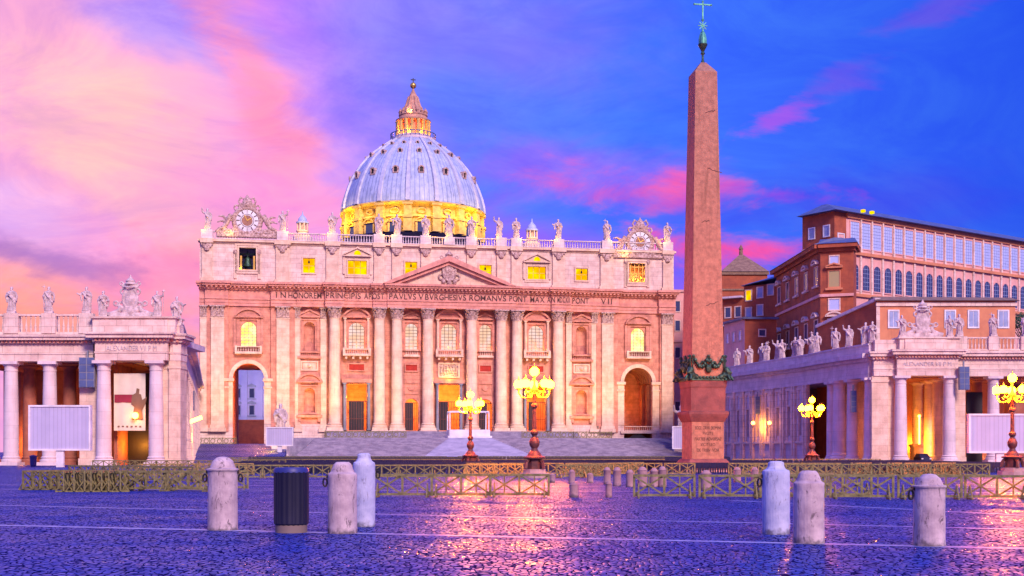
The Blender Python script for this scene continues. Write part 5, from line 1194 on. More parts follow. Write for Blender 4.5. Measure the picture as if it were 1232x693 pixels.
# ------------------------------------------------------------------ colonnade statues and coats of arms
G = 'saint statues along the left colonnade'
for i, (px, py, lab, sd_) in enumerate(((14, 376.5, 'leftmost saint statue on the left balustrade', 5), (59, 379, 'saint statue above the second visible column of the left colonnade', 3), (104, 382, 'saint statue with outstretched arm left of the left pavilion attic', 2), (124.5, 383, 'saint statue on the left pavilion directly left of its coat of arms', 1), (189, 386.5, 'saint statue on the left pavilion directly right of its coat of arms', 6))):
    statue(sd_, W3(px, ly + .3, lz(382) if px > 110 else lz(378) + .1), .1, lab, group=G, sc=1.02)
statue(4, W3(213, ly + .6, lz(391)), .2, 'saint statue at the right corner of the left pavilion, lower than the others', group=G, sc=1.1)
pe_ = MB(); pe_.box(lx(209), lx(217), -.4, 1.6, lz(402.5), lz(391)); pe_.build('corner_pedestal', 'travertine_pale', lc_, smooth=False)
def crest(px, pbase, Y, k, lab):
    m_ = arms_mb(k); m_.box(-2.2 * k, 2.2 * k, -.3, .3, -2.1 * k, -1.6 * k)
    for s in (-1, 1): m_.path([(s * .9 * k, 0, -.8 * k), (s * 1.3 * k, 0, -1.35 * k), (s * 1.9 * k, 0, -1.6 * k), (s * 2.5 * k, 0, -1.75 * k)], .28 * k, 7); m_.torus((s * 1.6 * k, 0, -.5 * k), .25 * k, .12 * k, 10, 6)
    m_.ball((0, 0, -1.3 * k), .9 * k, 8, sy=.4)
    o = mesh_obj('coat_of_arms', remesh(m_, 'coat_of_arms', 'statue_stone', .075 * k), None, W3(px, Y, ZY(pbase, Y) + 2.05 * k)); return tag(o, lab, 'coat of arms')
crest(157, 382, ly + .3, 1.16, 'carved papal coat of arms with tiara on the left pavilion')
crest(1110, 406, ry + .3, 1.28, 'carved papal coat of arms with tiara on the right pavilion')
G = 'saint statues along the right colonnade'
for px, sd_, lab in ((1085, 2, 'saint statue with outstretched arm directly left of the right coat of arms'), (1142.5, 1, 'left one of the two close statues right of the right coat of arms'), (1154, 5, 'right one of the two close statues right of the right coat of arms'), (1195, 3, 'saint statue on the balustrade above the column left of the right white screen lamp'), (1234, 4, 'statue cut by the right edge of the picture')):
    statue(sd_, W3(px, ry + .3, rz_(406) if px < 1150 else rz_(405.5) + .1), 0, lab, group=G, sc=1.05)
def wpt(px):
    for a, b in zip(RW, RW[1:]):
        k = (px - CXP) / FPX; d0 = a[0] - k * a[1]; d1 = b[0] - k * b[1]
        if d0 * d1 <= 0: t = d0 / (d0 - d1); return Vector((a[0] + (b[0] - a[0]) * t, a[1] + (b[1] - a[1]) * t, 0))
    return Vector((56.5, 201, 0))
for px, b in WINGCOLS: p_ = wpt(px); column(wr, p_.x - 50 + .7, p_.y - 230, 0, 13.4, b, ('shaft_cold', 'carving'), 1.1, 18, 'd')
ords = {1055: 'statue at the corner where the right pavilion meets the curved wing', 1039: 'first single statue on the curved wing from the pavilion corner', 1019: 'second single statue on the curved wing from the pavilion corner', 1003.5: 'third single statue on the curved wing from the pavilion corner',
        981: 'right statue of the nearest pair on the curved wing', 974.5: 'left statue of the nearest pair on the curved wing', 960.5: 'right statue of the second pair along the curved wing', 954.5: 'left statue of the second pair along the curved wing', 939: 'right statue of the third pair along the curved wing', 933.5: 'left statue of the third pair along the curved wing',
        920: 'right statue of the fourth pair along the curved wing', 915: 'left statue of the fourth pair along the curved wing', 900: 'second single statue right of the obelisk on the far wing parapet', 885: 'first statue right of the obelisk on the far wing parapet'}
for i, (px, lab) in enumerate(ords.items()):
    p_ = wpt(px); statue(i * 3 + 1, (p_.x + .3, p_.y, 18.6 if px < 1050 else 18.9), -.5, lab, group=G, sc=1.08 if px < 1050 else 1.0, mir=i % 3 == 1)

# ------------------------------------------------------------------ palace buildings on the right
def winset(e, name, x, z, w, h, y=0, fm='white_paint', pm='pane_sky_reflect', hood=None, arch=False, mt=None, bars=0, shutters=False):
    f_ = MB(); f_.M = mt or Matrix.Identity(4); t = .22
    if arch:
        archring(f_, x, z + h - w / 2, w / 2, t, y - .15, y - .003, 12); f_.box(x - w / 2 - t, x - w / 2, y - .15, y - .003, z, z + h - w / 2); f_.box(x + w / 2, x + w / 2 + t, y - .15, y - .003, z, z + h - w / 2); f_.box(x - w / 2 - t, x + w / 2 + t, y - .2, y - .003, z - t, z)
    else: frame(f_, x - w / 2, x + w / 2, z, z + h, t, y - .15, y - .003)
    if hood: pediment(f_, x - w / 2 - .35, x + w / 2 + .35, z + h + .5, .75, hood, y - .7, y - .003, .3); f_.box(x - w / 2 - .6, x + w / 2 + .6, y - .5, y - .003, z - .6, z - .25)
    o = f_.build(name, fm, e, smooth=False)
    p = MB(); p.M = f_.M; archfill(p, x - w / 2, x + w / 2, z, z + h, y - .05, arch, y - .004); p.build('pane', pm, o, smooth=False)
    if bars:
        q = MB(); q.M = f_.M; muntins(q, x - w / 2, x + w / 2, z, z + h, y - .055, bars, bars * 2, .07, arch); q.build('glazing_bars', 'shutter' if fm == 'pink_plaster' else fm, o, smooth=False)
    if shutters:
        q = MB(); q.M = f_.M
        for s in (-1, 1): q.box(x + s * w * .24 - w * .2, x + s * w * .24 + w * .2, y - .11, y - .052, z + .1, z + h - .1)
        q.build('shutter', 'shutter', o, smooth=False)
    return o
def seg_building(e, pts, z0, z1s, m, thick, name='wall'):
    pass
# B: long loggia building
P0 = W3(1004, 255); P1 = W3(1245, 297); dB = (P1 - P0); LB = dB.length; aB = math.atan2(dB.y, dB.x); kB = FPX / 255
eB = empty('palace', P0, aB, 'long pink palace with a glazed loggia over a row of arched windows', 'palace')
zB = lambda py, px: ZY(py, (P0 + dB * ((px - 1004) / 241)).y)
HT = 51.0
m_ = MB(); m_.box(3.6, LB + 30, .0, 7.9, 0, HT - 1.2); m_.build('wall', 'pink_plaster', eB, smooth=False)
m_ = MB(); m_.box(0, 3.6, .0, 7.9, 0, HT - 1.2); m_.build('end_wall', 'red_plaster', eB, smooth=False)
m_ = MB(); m_.box(3.6, LB + 30, -.4, -.003, 48.9, 49.8); m_.box(3.2, LB + 30, -.6, -.003, 41.6, 42.2); m_.box(3.2, LB + 30, -.5, -.003, 33.2, 33.8); m_.build('string_course', 'ochre_plaster', eB, smooth=False)
m_ = MB(); m_.hexa([(-1.5, -1.6, HT - 1.2), (LB + 30, -1.6, HT - 1.2), (LB + 30, 8.6, HT - 1.2), (-1.5, 8.6, HT - 1.2), (2, 3.5, HT + 1.0), (LB + 30, 3.5, HT + 1.0), (LB + 30, 5, HT + 1.0), (2, 5, HT + 1.0)]); m_.build('roof', 'lead_roof', eB, smooth=False)
x = 6.2; i = 0
while x < LB + 3:
    winset(eB, 'loggia_window', x, 43.1, 2.75, 5.2, 0, 'pink_plaster', 'pane_sky_reflect', bars=4)
    winset(eB, 'arched_window', x, 34.6, 2.2, 5.2, 0, 'pink_plaster', 'pane_dark', arch=True, bars=3)
    m_ = MB(); m_.box(x + 1.55, x + 1.95, -.35, -.003, 42.21, 48.89); m_.box(x + 1.5, x + 2.0, -.3, -.003, 33.81, 41.59); m_.box(x + 1.45, x + 2.05, -.45, -.003, 42.2, 43.0); m_.build('pier', 'travertine_pale', eB, smooth=False); x += 3.52
for px, in ((1026,), ): winset(eB, 'window', 1.9, 43.0, 1.7, 2.4, 0, 'white_paint', 'pink_plaster')
for q in (8.2, 11): m_ = MB(); m_.box(q - .35, q + .35, -.9, -.2, HT - .6, HT - .05); m_.build('eave_window', 'window_yellow', eB, smooth=False)
# left return of B
P2 = P0 + Vector((-math.sin(aB), math.cos(aB), 0)) * 8.2 - Vector((math.cos(aB), math.sin(aB), 0)) * .08; dd = P2 - P0; mt = Matrix.Rotation(-aB, 4, 'Z') @ Matrix.Rotation(math.atan2(dd.y, dd.x) + PI, 4, 'Z'); Ld = dd.length
eD = empty('palace', P2, math.atan2(-dd.y, -dd.x), 'tall red palace block with small shuttered windows above the corner palace', 'palace')
m_ = MB(); m_.box(0, Ld - .12, 0, .07, 0, HT - 1.3); m_.build('wall', 'red_plaster', eD, smooth=False); 
m_ = MB(); m_.box(-.1, Ld, -.25, -.003, 42.8, 43.1); m_.build('string_course', 'pink_plaster', eD, smooth=False)
for fx, z in ((.3, 46.0), (.76, 46.0), (.27, 41.0), (.8, 41.6)): winset(eD, 'window', Ld * fx, z - .9, 1.3, 2.0, 0, 'white_paint', 'shutter')
# A: red corner palace
A0, A1, A2 = W3(934, 269.5), W3(987, 235), W3(1027, 233)
HA = 40.0
eA = empty('palace', A1, 0, 'red corner palace with hooded windows and a framed gold mosaic on its corner', 'palace')
def wall_between(e, a, b, z1, m, thick=6, name='wall', z0=0):
    d = b - a; an = math.atan2(d.y, d.x); mt_ = Matrix.Translation(a - e.location) @ Matrix.Rotation(an, 4, 'Z') if e.rotation_euler.z == 0 else None
    mm = MB(); mm.M = mt_; mm.box(0, d.length, 0, thick, z0, z1); mm.build(name, m, e, smooth=False); return mt_, d.length
mtL, LL = wall_between(eA, A0, A1, HA - 1.5, 'red_plaster'); mtF, LF = wall_between(eA, A1, A2, HA - 1.5, 'red_plaster')
for mt_, L in ((mtL, LL), (mtF, LF)):
    m_ = MB(); m_.M = mt_; m_.box(-.2, L + .3, -.5, 3, HA - 1.5, HA - .9); m_.box(-.3, L + .7, -1.3, 7, HA - .9, HA - .2); m_.build('cornice', 'red_plaster', eA, smooth=False); m_ = MB(); m_.M = mt_; m_.box(-.1, L + .05, -.3, -.003, 30.2, 30.7); m_.build('string_course', 'pink_plaster', eA, smooth=False)
    m_ = MB(); m_.M = mt_; m_.hexa([(-.3, -1.5, HA - .2), (L + .8, -1.5, HA - .2), (L + .8, 7, HA - .2), (-.3, 7, HA - .2), (-.3, 2.5, HA + 1.2), (L, 2.5, HA + 1.2), (L, 4, HA + 1.2), (-.3, 4, HA + 1.2)]); m_.build('roof', 'lead_roof', eA, smooth=False)
for fx in (.08, .29, .5, .71, .92):
    for z in (32.8, 23.0): winset(eA, 'window', LL * fx, z, 2.1, 3.2, 0, 'travertine_pale', 'pane_dark', 'arc', mt=mtL)
winset(eA, 'window', LF * .42, 36.3, 1.5, 1.3, 0, 'travertine_pale', 'pane_sky_reflect', mt=mtF); winset(eA, 'mosaic_frame', LF * .42, 32.0, 1.9, 2.9, 0, 'ochre_plaster', 'mosaic', 'tri', mt=mtF); winset(eA, 'window', LF * .42, 27.8, 1.8, 1.9, 0, 'travertine_pale', 'pane_sky_reflect', mt=mtF); winset(eA, 'window', LF * .42, 23.0, 2.1, 3.0, 0, 'travertine_pale', 'pane_sky_reflect', 'arc', mt=mtF)
# E: lower red range continuing left
E0, E1 = W3(895, 276), W3(934.5, 271); eE = empty('house', E0, 0, 'low red house left of the corner palace with one yellow lit window', 'house')
mtE, LE = wall_between(eE, E0, E1, 37.5, 'red_plaster')
E2 = W3(868, 279); mtE2, LE2 = wall_between(eE, E2, E0 - Vector((.05, 0, 0)), 35.0, 'red_plaster')
m_ = MB(); m_.M = mtE; m_.hexa([(-.3, -1.0, 37.5), (LE + .5, -1.0, 38.6), (LE + .5, 7, 38.6), (-.3, 7, 37.5), (0, 2, 38.3), (LE, 2, 39.6), (LE, 4, 39.6), (0, 4, 38.3)]); m_.build('roof', 'lead_roof', eE, smooth=False)
for i, (fx, z) in enumerate(((.15, 35.6), (.5, 36.0), (.82, 36.4), (.15, 31.8), (.5, 32.2))): winset(eE, 'window', LE * fx, z - 1.2, 1.25, 2.1, 0, 'travertine_pale', 'window_yellow' if i == 0 else 'shutter', mt=mtE)
for fx in (.3, .75): winset(eE, 'window', LE2 * fx, 31.0, 1.2, 2.1, 0, 'travertine_pale', 'pane_dark', mt=mtE2)
m_ = MB(); m_.M = mtE2; m_.box(-.3, LE2, -1.3, 3, 35, 35.4); m_.box(-.3, LE2, -1.4, -.003, 29, 29.3); m_.build('ledge', 'travertine_cold', eE, smooth=False)
# D: chapel with pyramid roof
eC = empty('chapel', W3(896, 300), 0, 'brown block under a shallow pyramid tile roof behind the palaces', 'building')
k = FPX / 300; w = 29 / k; m_ = MB(); m_.box(-w * .94, w * .94, 0, 12, 0, ZY(327, 300)); m_.build('wall', 'red_plaster', eC, smooth=False)
m_ = MB(); zt = ZY(327, 300); m_.add([(-w, -.6, zt), (w, -.6, zt), (w, 12.6, zt), (-w, 12.6, zt), (.2, 6, ZY(304, 305))], [(0, 1, 4), (1, 2, 4), (2, 3, 4), (3, 0, 4), (3, 2, 1, 0)]); m_.build('roof', 'tile_roof', eC, smooth=False)
m_ = MB(); m_.lathe([(.5, 0), (.4, 1.2), (.6, 1.3), (.05, 2.4)], (.2, 6, ZY(305.5, 305)), 8); m_.build('finial', 'tile_roof', eC)
m_ = MB(); m_.box(-w, w, -.4, -.003, zt - .7, zt - .1); m_.box(-w, w, -.3, -.003, zt - 4.4, zt - 4.0); m_.build('string_course', 'tile_roof', eC, smooth=False)
# F: low building before E
Fc = W3(896, 257); F1 = W3(934, 257.5); F2 = W3(871, 268); eF = empty('house', Fc, 0, 'low flat-roofed red and tan house just above the far curved wing', 'house')
mtF1, LF1 = wall_between(eF, Fc, F1, ZY(384, 257), 'red_plaster'); d = Fc - F2; mtF2, LF2 = wall_between(eF, F2, Fc, ZY(384, 257), 'pink_plaster', 4)
for mt_, L in ((mtF1, LF1), (mtF2, LF2)): m_ = MB(); m_.M = mt_; m_.box(-.4, L + .4, -.6, 5, ZY(384, 257), ZY(381.5, 257)); m_.build('roof', 'lead_roof', eF, smooth=False)
winset(eF, 'window', LF1 * .55, ZY(404, 257), 1.2, 1.2, 0, 'travertine_pale', 'pane_dark', mt=mtF1)
for fx in (.2, .5, .8): winset(eF, 'window', LF2 * fx, ZY(408, 257), 1.1, 1.8, 0, 'travertine_pale', 'pane_sky_reflect', mt=mtF2)
# C: orange house behind the right pavilion
C1, C2, C0 = W3(1055, 219), W3(1221.5, 219), W3(983, 232.5)
eO = empty('house', C1, 0, 'low orange house with white framed blue shuttered windows behind the right pavilion', 'house'); HC = ZY(362, 219)
mtC, LC = wall_between(eO, C1, C2, HC, 'ochre_plaster', 5)
d = C1 - C0; an = math.atan2(d.y, d.x); mtC0 = Matrix.Translation(C0 - C1) @ Matrix.Rotation(an, 4, 'Z'); m_ = MB(); m_.M = mtC0; L = d.length; zz = ZY(394.5, 232.5)
m_.hexa([(0, 0, 0), (L, 0, 0), (L, .6, 0), (0, .6, 0), (0, 0, zz), (L, 0, HC), (L, .6, HC), (0, .6, zz)]); m_.build('shaded_side_wall', 'red_plaster', eO, smooth=False)  # darker plaster on this side carries the wall's shade in its colour
m_ = MB(); m_.M = mtC0; m_.hexa([(0, -.4, zz + .003), (L, -.4, HC + .003), (L, .8, HC + .003), (0, .8, zz + .003), (0, -.4, zz + .5), (L, -.4, HC + .5), (L, .8, HC + .5), (0, .8, zz + .5)]); m_.build('coping', 'travertine_cold', eO, smooth=False)
m_ = MB(); m_.M = mtC; m_.box(-.2, LC + .2, -.3, -.003, HC - .9, HC - .3); m_.box(-.1, .5, -.1, -.003, 0, HC - .9); m_.build('trim', 'travertine_pale', eO, smooth=False)
m_ = MB(); m_.M = mtC; m_.hexa([(-.5, -.9, HC), (LC + .5, -.9, HC), (LC + .5, 5.5, HC), (-.5, 5.5, HC), (-.2, 2, HC + 1.0), (LC, 2, HC + .8), (LC, 3.5, HC + .8), (-.2, 3.5, HC + 1.0)]); m_.build('roof', 'tile_roof', eO, smooth=False)
for px in (1075, 1143, 1171, 1207): winset(eO, 'window', W3(px, 219).x - C1.x, ZY(393.5, 219), 1.55, 2.75, 0, 'white_paint', 'white_paint', mt=mtC, shutters=True)
for fx in (.3, .55, .8): winset(eO, 'window', L * fx, zz - 3.4, .9, 2.2, 0, 'shutter', 'shutter', mt=mtC0)
# dark range between the basilica and the obelisk
e = empty('house', W3(818, 330), 0, 'dark reddish house squeezed between the basilica and the obelisk', 'house')
m_ = MB(); m_.box(-2.2, 14, 0, 10, 0, 43); m_.box(-2.4, 14, -.4, 10, 43, 43.6); m_.box(-2.35, 14, -.3, -.003, 30, 30.5); m_.build('wall', 'pink_plaster', e, smooth=False)
for z in (12, 20, 26, 33, 38): winset(e, 'window', -.6, z, 1.2, 2.6, 0, 'travertine_pale', 'pane_dark')
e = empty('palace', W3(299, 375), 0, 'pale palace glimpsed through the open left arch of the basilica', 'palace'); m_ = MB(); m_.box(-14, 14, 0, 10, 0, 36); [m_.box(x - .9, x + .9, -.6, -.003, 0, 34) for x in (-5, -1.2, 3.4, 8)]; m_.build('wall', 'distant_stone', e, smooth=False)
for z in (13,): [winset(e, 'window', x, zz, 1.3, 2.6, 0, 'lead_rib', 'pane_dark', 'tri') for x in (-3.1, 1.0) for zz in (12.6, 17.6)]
for col_, e_, z_ in (((.85, .75, 1), 9000, 18), ((1, .3, .3), 2500, 5)):  # violet spot is an added fill for the palace; red one follows a lamp
    l = light('added_court_light', W3(303, 352, z_), col_, e_, .5, None, 'SPOT'); l.data.spot_size = R(110); l.data.spot_blend = 1; l.rotation_euler = (R(90), 0, 0)
m_ = MB(); m_.box(-6, 6, -4, -3.6, 0, 10.5); m_.box(-6.2, 6.2, -4.3, -3.5, 10.5, 11); m_.build('red_garden_wall', 'red_plaster', e, smooth=False)

# tree at the right edge
t_ = empty('umbrella_pine', W3(1233, 238), 0, 'dark evergreen tree beside the orange house at the right edge', 'tree')
m_ = MB(); m_.path([(0, 0, 0), (.3, 0, 12), (0, 0, 24)], lambda t: .6 - .3 * t, 8)
rnd = random.Random(3); lf = MB()
for i in range(14): a = rnd.uniform(0, 6.28); r = rnd.uniform(1, 3.2); m_.tube((0, 0, 20 + rnd.uniform(0, 3)), (r * math.cos(a), r * math.sin(a), 24 + rnd.uniform(-.5, 2)), .14, .05, 5)
m_.build('trunk', 'bark', t_)
for i in range(2600):
    cl = i % 26; q = random.Random(cl); cx_, cy_, cz_ = q.uniform(-3.4, 3.4), q.uniform(-3, 3), 25.6 + q.uniform(-1.8, 1.8)
    x, y, z = cx_ + rnd.gauss(0, .6), cy_ + rnd.gauss(0, .6), cz_ + rnd.gauss(0, .35); s = rnd.uniform(.12, .26); u = Vector((rnd.gauss(0, 1), rnd.gauss(0, 1), rnd.gauss(0, 1))).normalized(); v = u.orthogonal().normalized()
    lf.add([(x, y, z), tuple(Vector((x, y, z)) + u * s), tuple(Vector((x, y, z)) + u * s + v * s), tuple(Vector((x, y, z)) + v * s)], [(0, 1, 2, 3)])
lf.build('crown', 'foliage', t_, smooth=False)

# ------------------------------------------------------------------ bollards
def bollard_mb(h, r, cap):
    m_ = MB()
    if cap == 'dome': prof = [(r * 1.02, 0), (r * 1.0, .04), (r * .97, h * .5), (r * .98, h * .80), (r * 1.06, h * .815), (r * 1.06, h * .835), (r * .86, h * .845), (r * .80, h * .88), (r * .66, h * .94), (r * .42, h * .985), (r * .15, h), (.001, h)]
    elif cap == 'step': prof = [(r, 0), (r * 1.0, h * .5), (r * 1.0, h * .84), (r * .96, h * .87), (r * .72, h * .895), (r * .6, h * .93), (r * .56, h * .985), (r * .4, h), (.001, h)]
    else: prof = [(r * 1.02, 0), (r * .98, h * .5), (r * 1.0, h * .82), (r * .98, h * .83), (r * .8, h * .86), (r * .62, h * .96), (r * .45, h * .995), (.001, h)]
    m_.lathe(prof, (0, 0, 0), 32); return m_
def bollard(px, py, top, w, cap, m, lab, ring=True):
    Y = GY(py); h = ZY(top, Y); r = w / 2 / FPX * Y; e = empty('bollard', W3(px, Y), random.uniform(0, .2), lab, 'bollard', 'big stone bollards in the foreground')
    o = bollard_mb(h, r, cap).build('post', m, e, ang=50)
    md = o.modifiers.new('sub', 'SUBSURF'); md.subdivision_type = 'SIMPLE'; md.levels = 3; md.render_levels = 3
    tx = bpy.data.textures.new('worn', 'CLOUDS'); tx.noise_scale = .09; dm_ = o.modifiers.new('disp', 'DISPLACE'); dm_.texture = tx; dm_.strength = .016; dm_.mid_level = .5; dm_.texture_coords = 'GLOBAL'
    if ring:
        for s in ring:
            q = MB(); q.torus((s * (r + .06), 0, h * .71), .09, .022, 12, 6, sx=.5); q.box(s * r - .03, s * r + .03, -.04, .04, h * .77, h * .82); q.build('chain_ring', 'black_iron', e)
    return e
bollard(268, 637.5, 549.5, 36, 'dome', 'bollard_pink', 'pinkish weathered bollard farthest left, with iron rings on both sides', (-1, 1))
bollard(412, 641.5, 555.5, 35, 'flat', 'bollard_pink', 'pinkish cracked bollard between the black litter bin and the pale one', (-1,))
bollard(438, 633.5, 545.5, 27, 'step', 'bollard_blue', 'pale bluish bollard behind the cracked one left of centre', (1,))
bollard(933.5, 642.5, 555, 33, 'step', 'bollard_blue', 'pale bluish bollard, tallest of the right group', (-1,))
bollard(973, 653.5, 566, 37, 'flat', 'bollard_pink', 'pinkish bollard directly right of the pale one in the right group', None)
bollard(1118, 656.5, 570, 38, 'dome', 'bollard_pink', 'weathered bollard farthest right with one iron ring', (-1,))
small = [(690.5, 598.5, 580, 11), (732.5, 598.5, 578.5, 8), (664.5, 581, 569.5, 7), (688, 582, 565, 8), (710, 581, 569, 8), (730.5, 583, 562, 9), (742.5, 585, 562, 10), (758, 586, 565, 10), (773, 586, 561.5, 12), (787, 586, 563, 10), (797, 586, 561, 10), (849.5, 590, 565.5, 13), (887, 580, 562, 9), (908, 580, 562, 9)]
LS = ['short grey post in the gap between the barriers, left one', 'slim short grey post in the gap between the barriers, right one', 'low post just right of the tall candelabrum lamp', 'reddish post behind the left short grey post', 'low post midway between the lamp and the post cluster', 'leftmost post of the cluster left of the obelisk', 'second post from the left in the cluster left of the obelisk', 'third post from the left in the cluster left of the obelisk', 'broadest post of the cluster left of the obelisk', 'fifth post from the left in the cluster left of the obelisk', 'rightmost post of the cluster left of the obelisk', 'rounded post in front of the obelisk plinth', 'stone post just right of the obelisk plinth', 'stone post between the obelisk and the right foreground bollards']
for (px, py, top, w), lab in zip(small, LS):
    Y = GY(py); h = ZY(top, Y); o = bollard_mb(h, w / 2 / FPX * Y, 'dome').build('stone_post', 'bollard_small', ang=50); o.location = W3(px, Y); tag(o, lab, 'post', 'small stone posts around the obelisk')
# litter bin
Y = GY(640.5); kk = FPX / Y; r = 20.5 / kk; e = empty('litter_bin', W3(350.5, Y), 0, 'tall black ribbed litter bin with a blue rim between the left bollards', 'litter bin'); h = ZY(562.5, Y)
m_ = MB(); m_.lathe([(r * .93, 0), (r * .93, .17), (r * .8, .19)], (0, 0, 0), 32); m_.build('base', 'bin_base', e)
m_ = MB(); m_.lathe([(r * .9, .16), (r, .2), (r * 1.01, .3), (r * 1.01, h * .9), (r * 1.04, h * .93)], (0, 0, 0), 120, fold=lambda a, z: 1 + .02 * math.cos(20 * a)); m_.build('body', 'bin_black', e)
m_ = MB(); m_.lathe([(r * 1.04, h * .92), (r * 1.03, h * .965), (r * .95, h), (r * .72, h * .99), (r * .68, h * .93), (.01, h * .92)], (0, 0, 0), 40); m_.build('rim', 'bin_lip', e)
# small blue bin
m_ = MB(); m_.lathe([(.28, 0), (.36, .1), (.4, 1.1), (.44, 1.12), (.44, 1.25), (.2, 1.35), (.01, 1.36)], (0, 0, 0), 14); o = m_.build('litter_bin', 'bin_lip'); o.location = W3(40, 152); tag(o, 'small bright blue bin under the left white screen', 'litter bin')

# ------------------------------------------------------------------ barriers
BL, BH = 2.36, .9
def barrier_tree():
    e = empty('barrier', (0, 0, 0), 0, 'x', 'barrier', 'x')
    m_ = MB(); t = .045
    for z in (.12, BH - .03): m_.bar((-BL / 2, 0, z), (BL / 2, 0, z), .07, .09)
    for x in (-BL / 2 + .03, -BL / 4, 0, BL / 4, BL / 2 - .03): m_.bar((x, -.001, .05 if abs(x) > 1 else .12), (x, -.001, BH), .09 if abs(x) > 1 or x == 0 else .05, .06)
    m_.build('frame', 'wood', e, smooth=False)
    for s in (-1, 1):
        m_ = MB(); c_ = s * BL / 4; q = BL / 4 - .03
        m_.bar((c_ - q, .035, .14), (c_ + q, .045, BH - .05), .045, .065); m_.bar((c_ - q, -.045, BH - .05), (c_ + q, -.045, .14), .045, .065); m_.build('cross_brace', 'wood', e, smooth=False)
        m_ = MB(); x = s * (BL / 2 - .2); m_.bar((x, -.38, .03), (x, .38, .03), .07, .06); m_.bar((x, -.36, .05), (x, 0, .55), .045, .045); m_.bar((x, .36, .05), (x, 0, .55), .045, .045); m_.build('foot', 'wood', e, smooth=False)
    return e
b0 = barrier_tree(); used = [False]
def barrier(x, y, rz, lab, z=0.0):
    if not used[0]:
        used[0] = True; b0.location = (x, y, z); b0.rotation_euler = (0, 0, rz); b0['label'] = lab; b0['group'] = lab; return b0
    return dup(b0, (x, y, z), rz, lab, lab)
def row(p0, p1, lab, jit=.05, gap=.02):
    p0, p1 = Vector(p0), Vector(p1); d = p1 - p0; n = max(1, round(d.length / (BL + gap))); a = math.atan2(d.y, d.x)
    for i in range(n):
        p = p0 + d * ((i + .5) / n); barrier(p.x + random.uniform(-.03, .03), p.y + random.uniform(-.1, .1), a + random.uniform(-jit, jit), lab)
row(W3(450, 50)[:2], W3(660, 50)[:2], 'olive wooden barrier with X braces in the near row left of centre')
row(W3(761, 49)[:2], W3(1240, 47.5)[:2], 'olive wooden barrier with X braces in the near row right of the gap')
row(W3(102, 59)[:2], W3(252, 57)[:2], 'olive wooden barrier in the near row behind the leftmost bollard')
for i in range(9): barrier(-22.3 + i * .42, 60.3 + .12 * (i % 2), R(68) + random.uniform(-.05, .05), 'olive barrier parked end-on in the stack at the far left')
for i in range(7): barrier(-20.0 + i * .4, 57.4, R(105) + random.uniform(-.08, .08), 'olive barrier parked end-on in the stack left of the near row')
for i in range(4): barrier(-18.0 + i * 1.5, 58.6 + .3 * i, R(12 * (i % 2)), 'olive barrier leaning among others beside the left stack')
row((-28.5, 82), (-18.4, 74), 'barrier in the slanting row below the left pavilion', .1)
row((-26.5, 90), (-19.5, 96), 'barrier in the slanting row below the left pavilion', .1)
row((-42, 128), (-22, 124), 'distant barrier in the row under the left white screen')
row(W3(560, 98)[:2], W3(838, 98)[:2], 'barrier directly in front of the first row of dark chairs', .04)
row(W3(878, 98)[:2], W3(1010, 98)[:2], 'barrier before the dark chairs right of the obelisk', .04)
row(W3(270, 190)[:2], W3(800, 192)[:2], 'far barrier among the dark seating')
row(W3(274, 84)[:2], W3(560, 86)[:2], 'barrier in the middle row behind the left bollards and litter bin')
row(W3(560, 88)[:2], W3(628, 90)[:2], 'barrier in the middle row behind the tall candelabrum lamp')
row((3.2, 86), (6.6, 88), 'barrier right of the tall lamp in the middle row')
row(W3(884, 92)[:2], W3(935, 92)[:2], 'barrier in the middle row right of the obelisk')
row(W3(940, 90)[:2], W3(1190, 92)[:2], 'barrier in the middle row below the right pavilion')
for i in range(12): barrier(26.5 + i * .75, 99.5 + .4 * (i % 3), R(62) + random.uniform(-.2, .2), 'barrier stacked askew below the right white screen')
for i in range(9): barrier(4.4 + i * .75, 92 + i * 1.7, R(60), 'barrier in the receding line between the tall lamp and the obelisk')
row(W3(270, 150)[:2], W3(800, 150)[:2], 'distant barrier in the row behind the dark seating')
row(W3(880, 150)[:2], W3(1060, 150)[:2], 'distant barrier behind the seating right of the obelisk')
row((-51, 234), (-12, 236), 'farthest barrier in the row at the foot of the steps, left part'); row((-10, 236), (32, 238), 'farthest barrier in the row at the foot of the steps, right part')
# bundled stacks seen at the near row
row((9.4, 49.6), (14.1, 50.0), 'second barrier standing close behind the near row between the right bollards', .12)

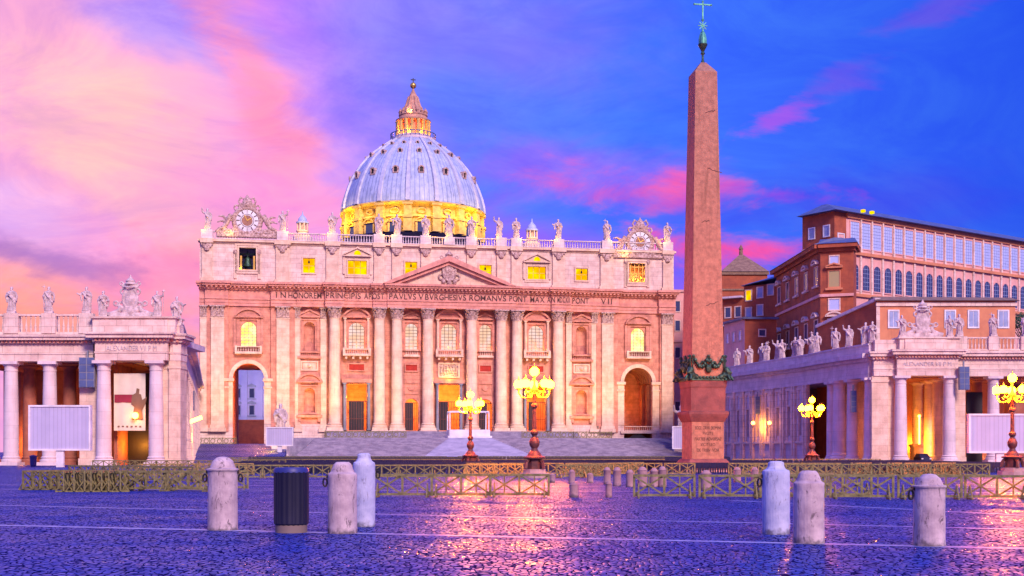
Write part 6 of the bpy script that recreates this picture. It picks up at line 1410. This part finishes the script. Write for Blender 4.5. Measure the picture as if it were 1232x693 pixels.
# ------------------------------------------------------------------ seating
def chair_mb():
    m_ = MB(); m_.box(-.23, .23, -.22, .22, .42, .47); m_.hexa([(-.23, .2, .47), (.23, .2, .47), (.23, .25, .47), (-.23, .25, .47), (-.22, .28, .88), (.22, .28, .88), (.22, .32, .88), (-.22, .32, .88)])
    for sx in (-1, 1):
        for sy in (-1, 1): m_.box(sx * .2 - .025, sx * .2 + .025, sy * .2 - .025, sy * .2 + .025, 0, .42)
    return m_
c0 = chair_mb().build('chair', 'navy_plastic', smooth=False); first = True
def free(x, y): return not (abs(x - OP.x) < 5.5 and abs(y - OP.y) < 6) and not (abs(x + 3.9) < 1.6 and abs(y - 121) < 2) and not (abs(x - 31.5) < 1.8 and abs(y - 134) < 2) and not (2.5 < x < 12 and 88 < y < 108) and not (25 < x < 37 and y < 103)
cnt = 0
for y in (103.0, 104.1, 105.2, 106.3):
    x = -22.8
    while x < 38 and cnt < 300:
        if free(x, y):
            if first: o = c0; first = False
            else: o = c0.copy(); COL.objects.link(o)
            o.location = (x, y, 0); o.rotation_euler = (0, 0, PI + random.uniform(-.05, .05)); tag(o, 'dark navy chair in the front rows of the open-air seating', 'chair', 'navy chairs in the front rows of seating'); cnt += 1
        x += .6
sf = MB(); base_ = chair_mb()
def addc(x, y):
    o = len(sf.v); sf.v += [(-a + x, -b + y, c) for a, b, c in base_.v]; sf.f += [tuple(o + i for i in f) for f in base_.f]
for y in [107.4 + 1.5 * i for i in range(20)]:
    x = -22.8 - (y - 107) * .18
    while x < 42:
        if free(x, y): addc(x, y)
        x += .6
for y in [160 + 3.0 * i for i in range(22)]:
    x = -.205 * y
    while x < .17 * y:
        addc(x, y); x += .6
sf_ = sf.build('seating', 'navy_plastic', smooth=False); tag(sf_, 'rows of dark navy chairs filling the square behind the front rows', 'seating', kind='stuff')

# parked car inside the right pavilion
e = empty('car', W3(1110, 203), 0, 'small dark car parked in the opening of the right pavilion', 'car')
m_ = MB(); m_.hexa([(-.85, -1.9, .3), (.85, -1.9, .3), (.85, 1.9, .3), (-.85, 1.9, .3), (-.82, -1.9, .85), (.82, -1.9, .85), (.82, 1.9, .85), (-.82, 1.9, .85)]); m_.hexa([(-.8, -1.1, .85), (.8, -1.1, .85), (.8, 1.6, .85), (-.8, 1.6, .85), (-.62, -.5, 1.42), (.62, -.5, 1.42), (.62, 1.2, 1.42), (-.62, 1.2, 1.42)]); m_.build('body', 'navy_plastic', e, smooth=False)
for sx in (-1, 1):
    for sy in (-1, 1):
        w_ = MB(); w_.tube((sx * .7, sy * 1.2, .31), (sx * .87, sy * 1.2, .31), .31, .31, 14); w_.build('wheel', 'black_iron', e)
    h_ = MB(); h_.box(sx * .65 - .15, sx * .65 + .15, -1.94, -1.9, .55, .72); h_.build('headlight', 'white_paint', e, smooth=False)
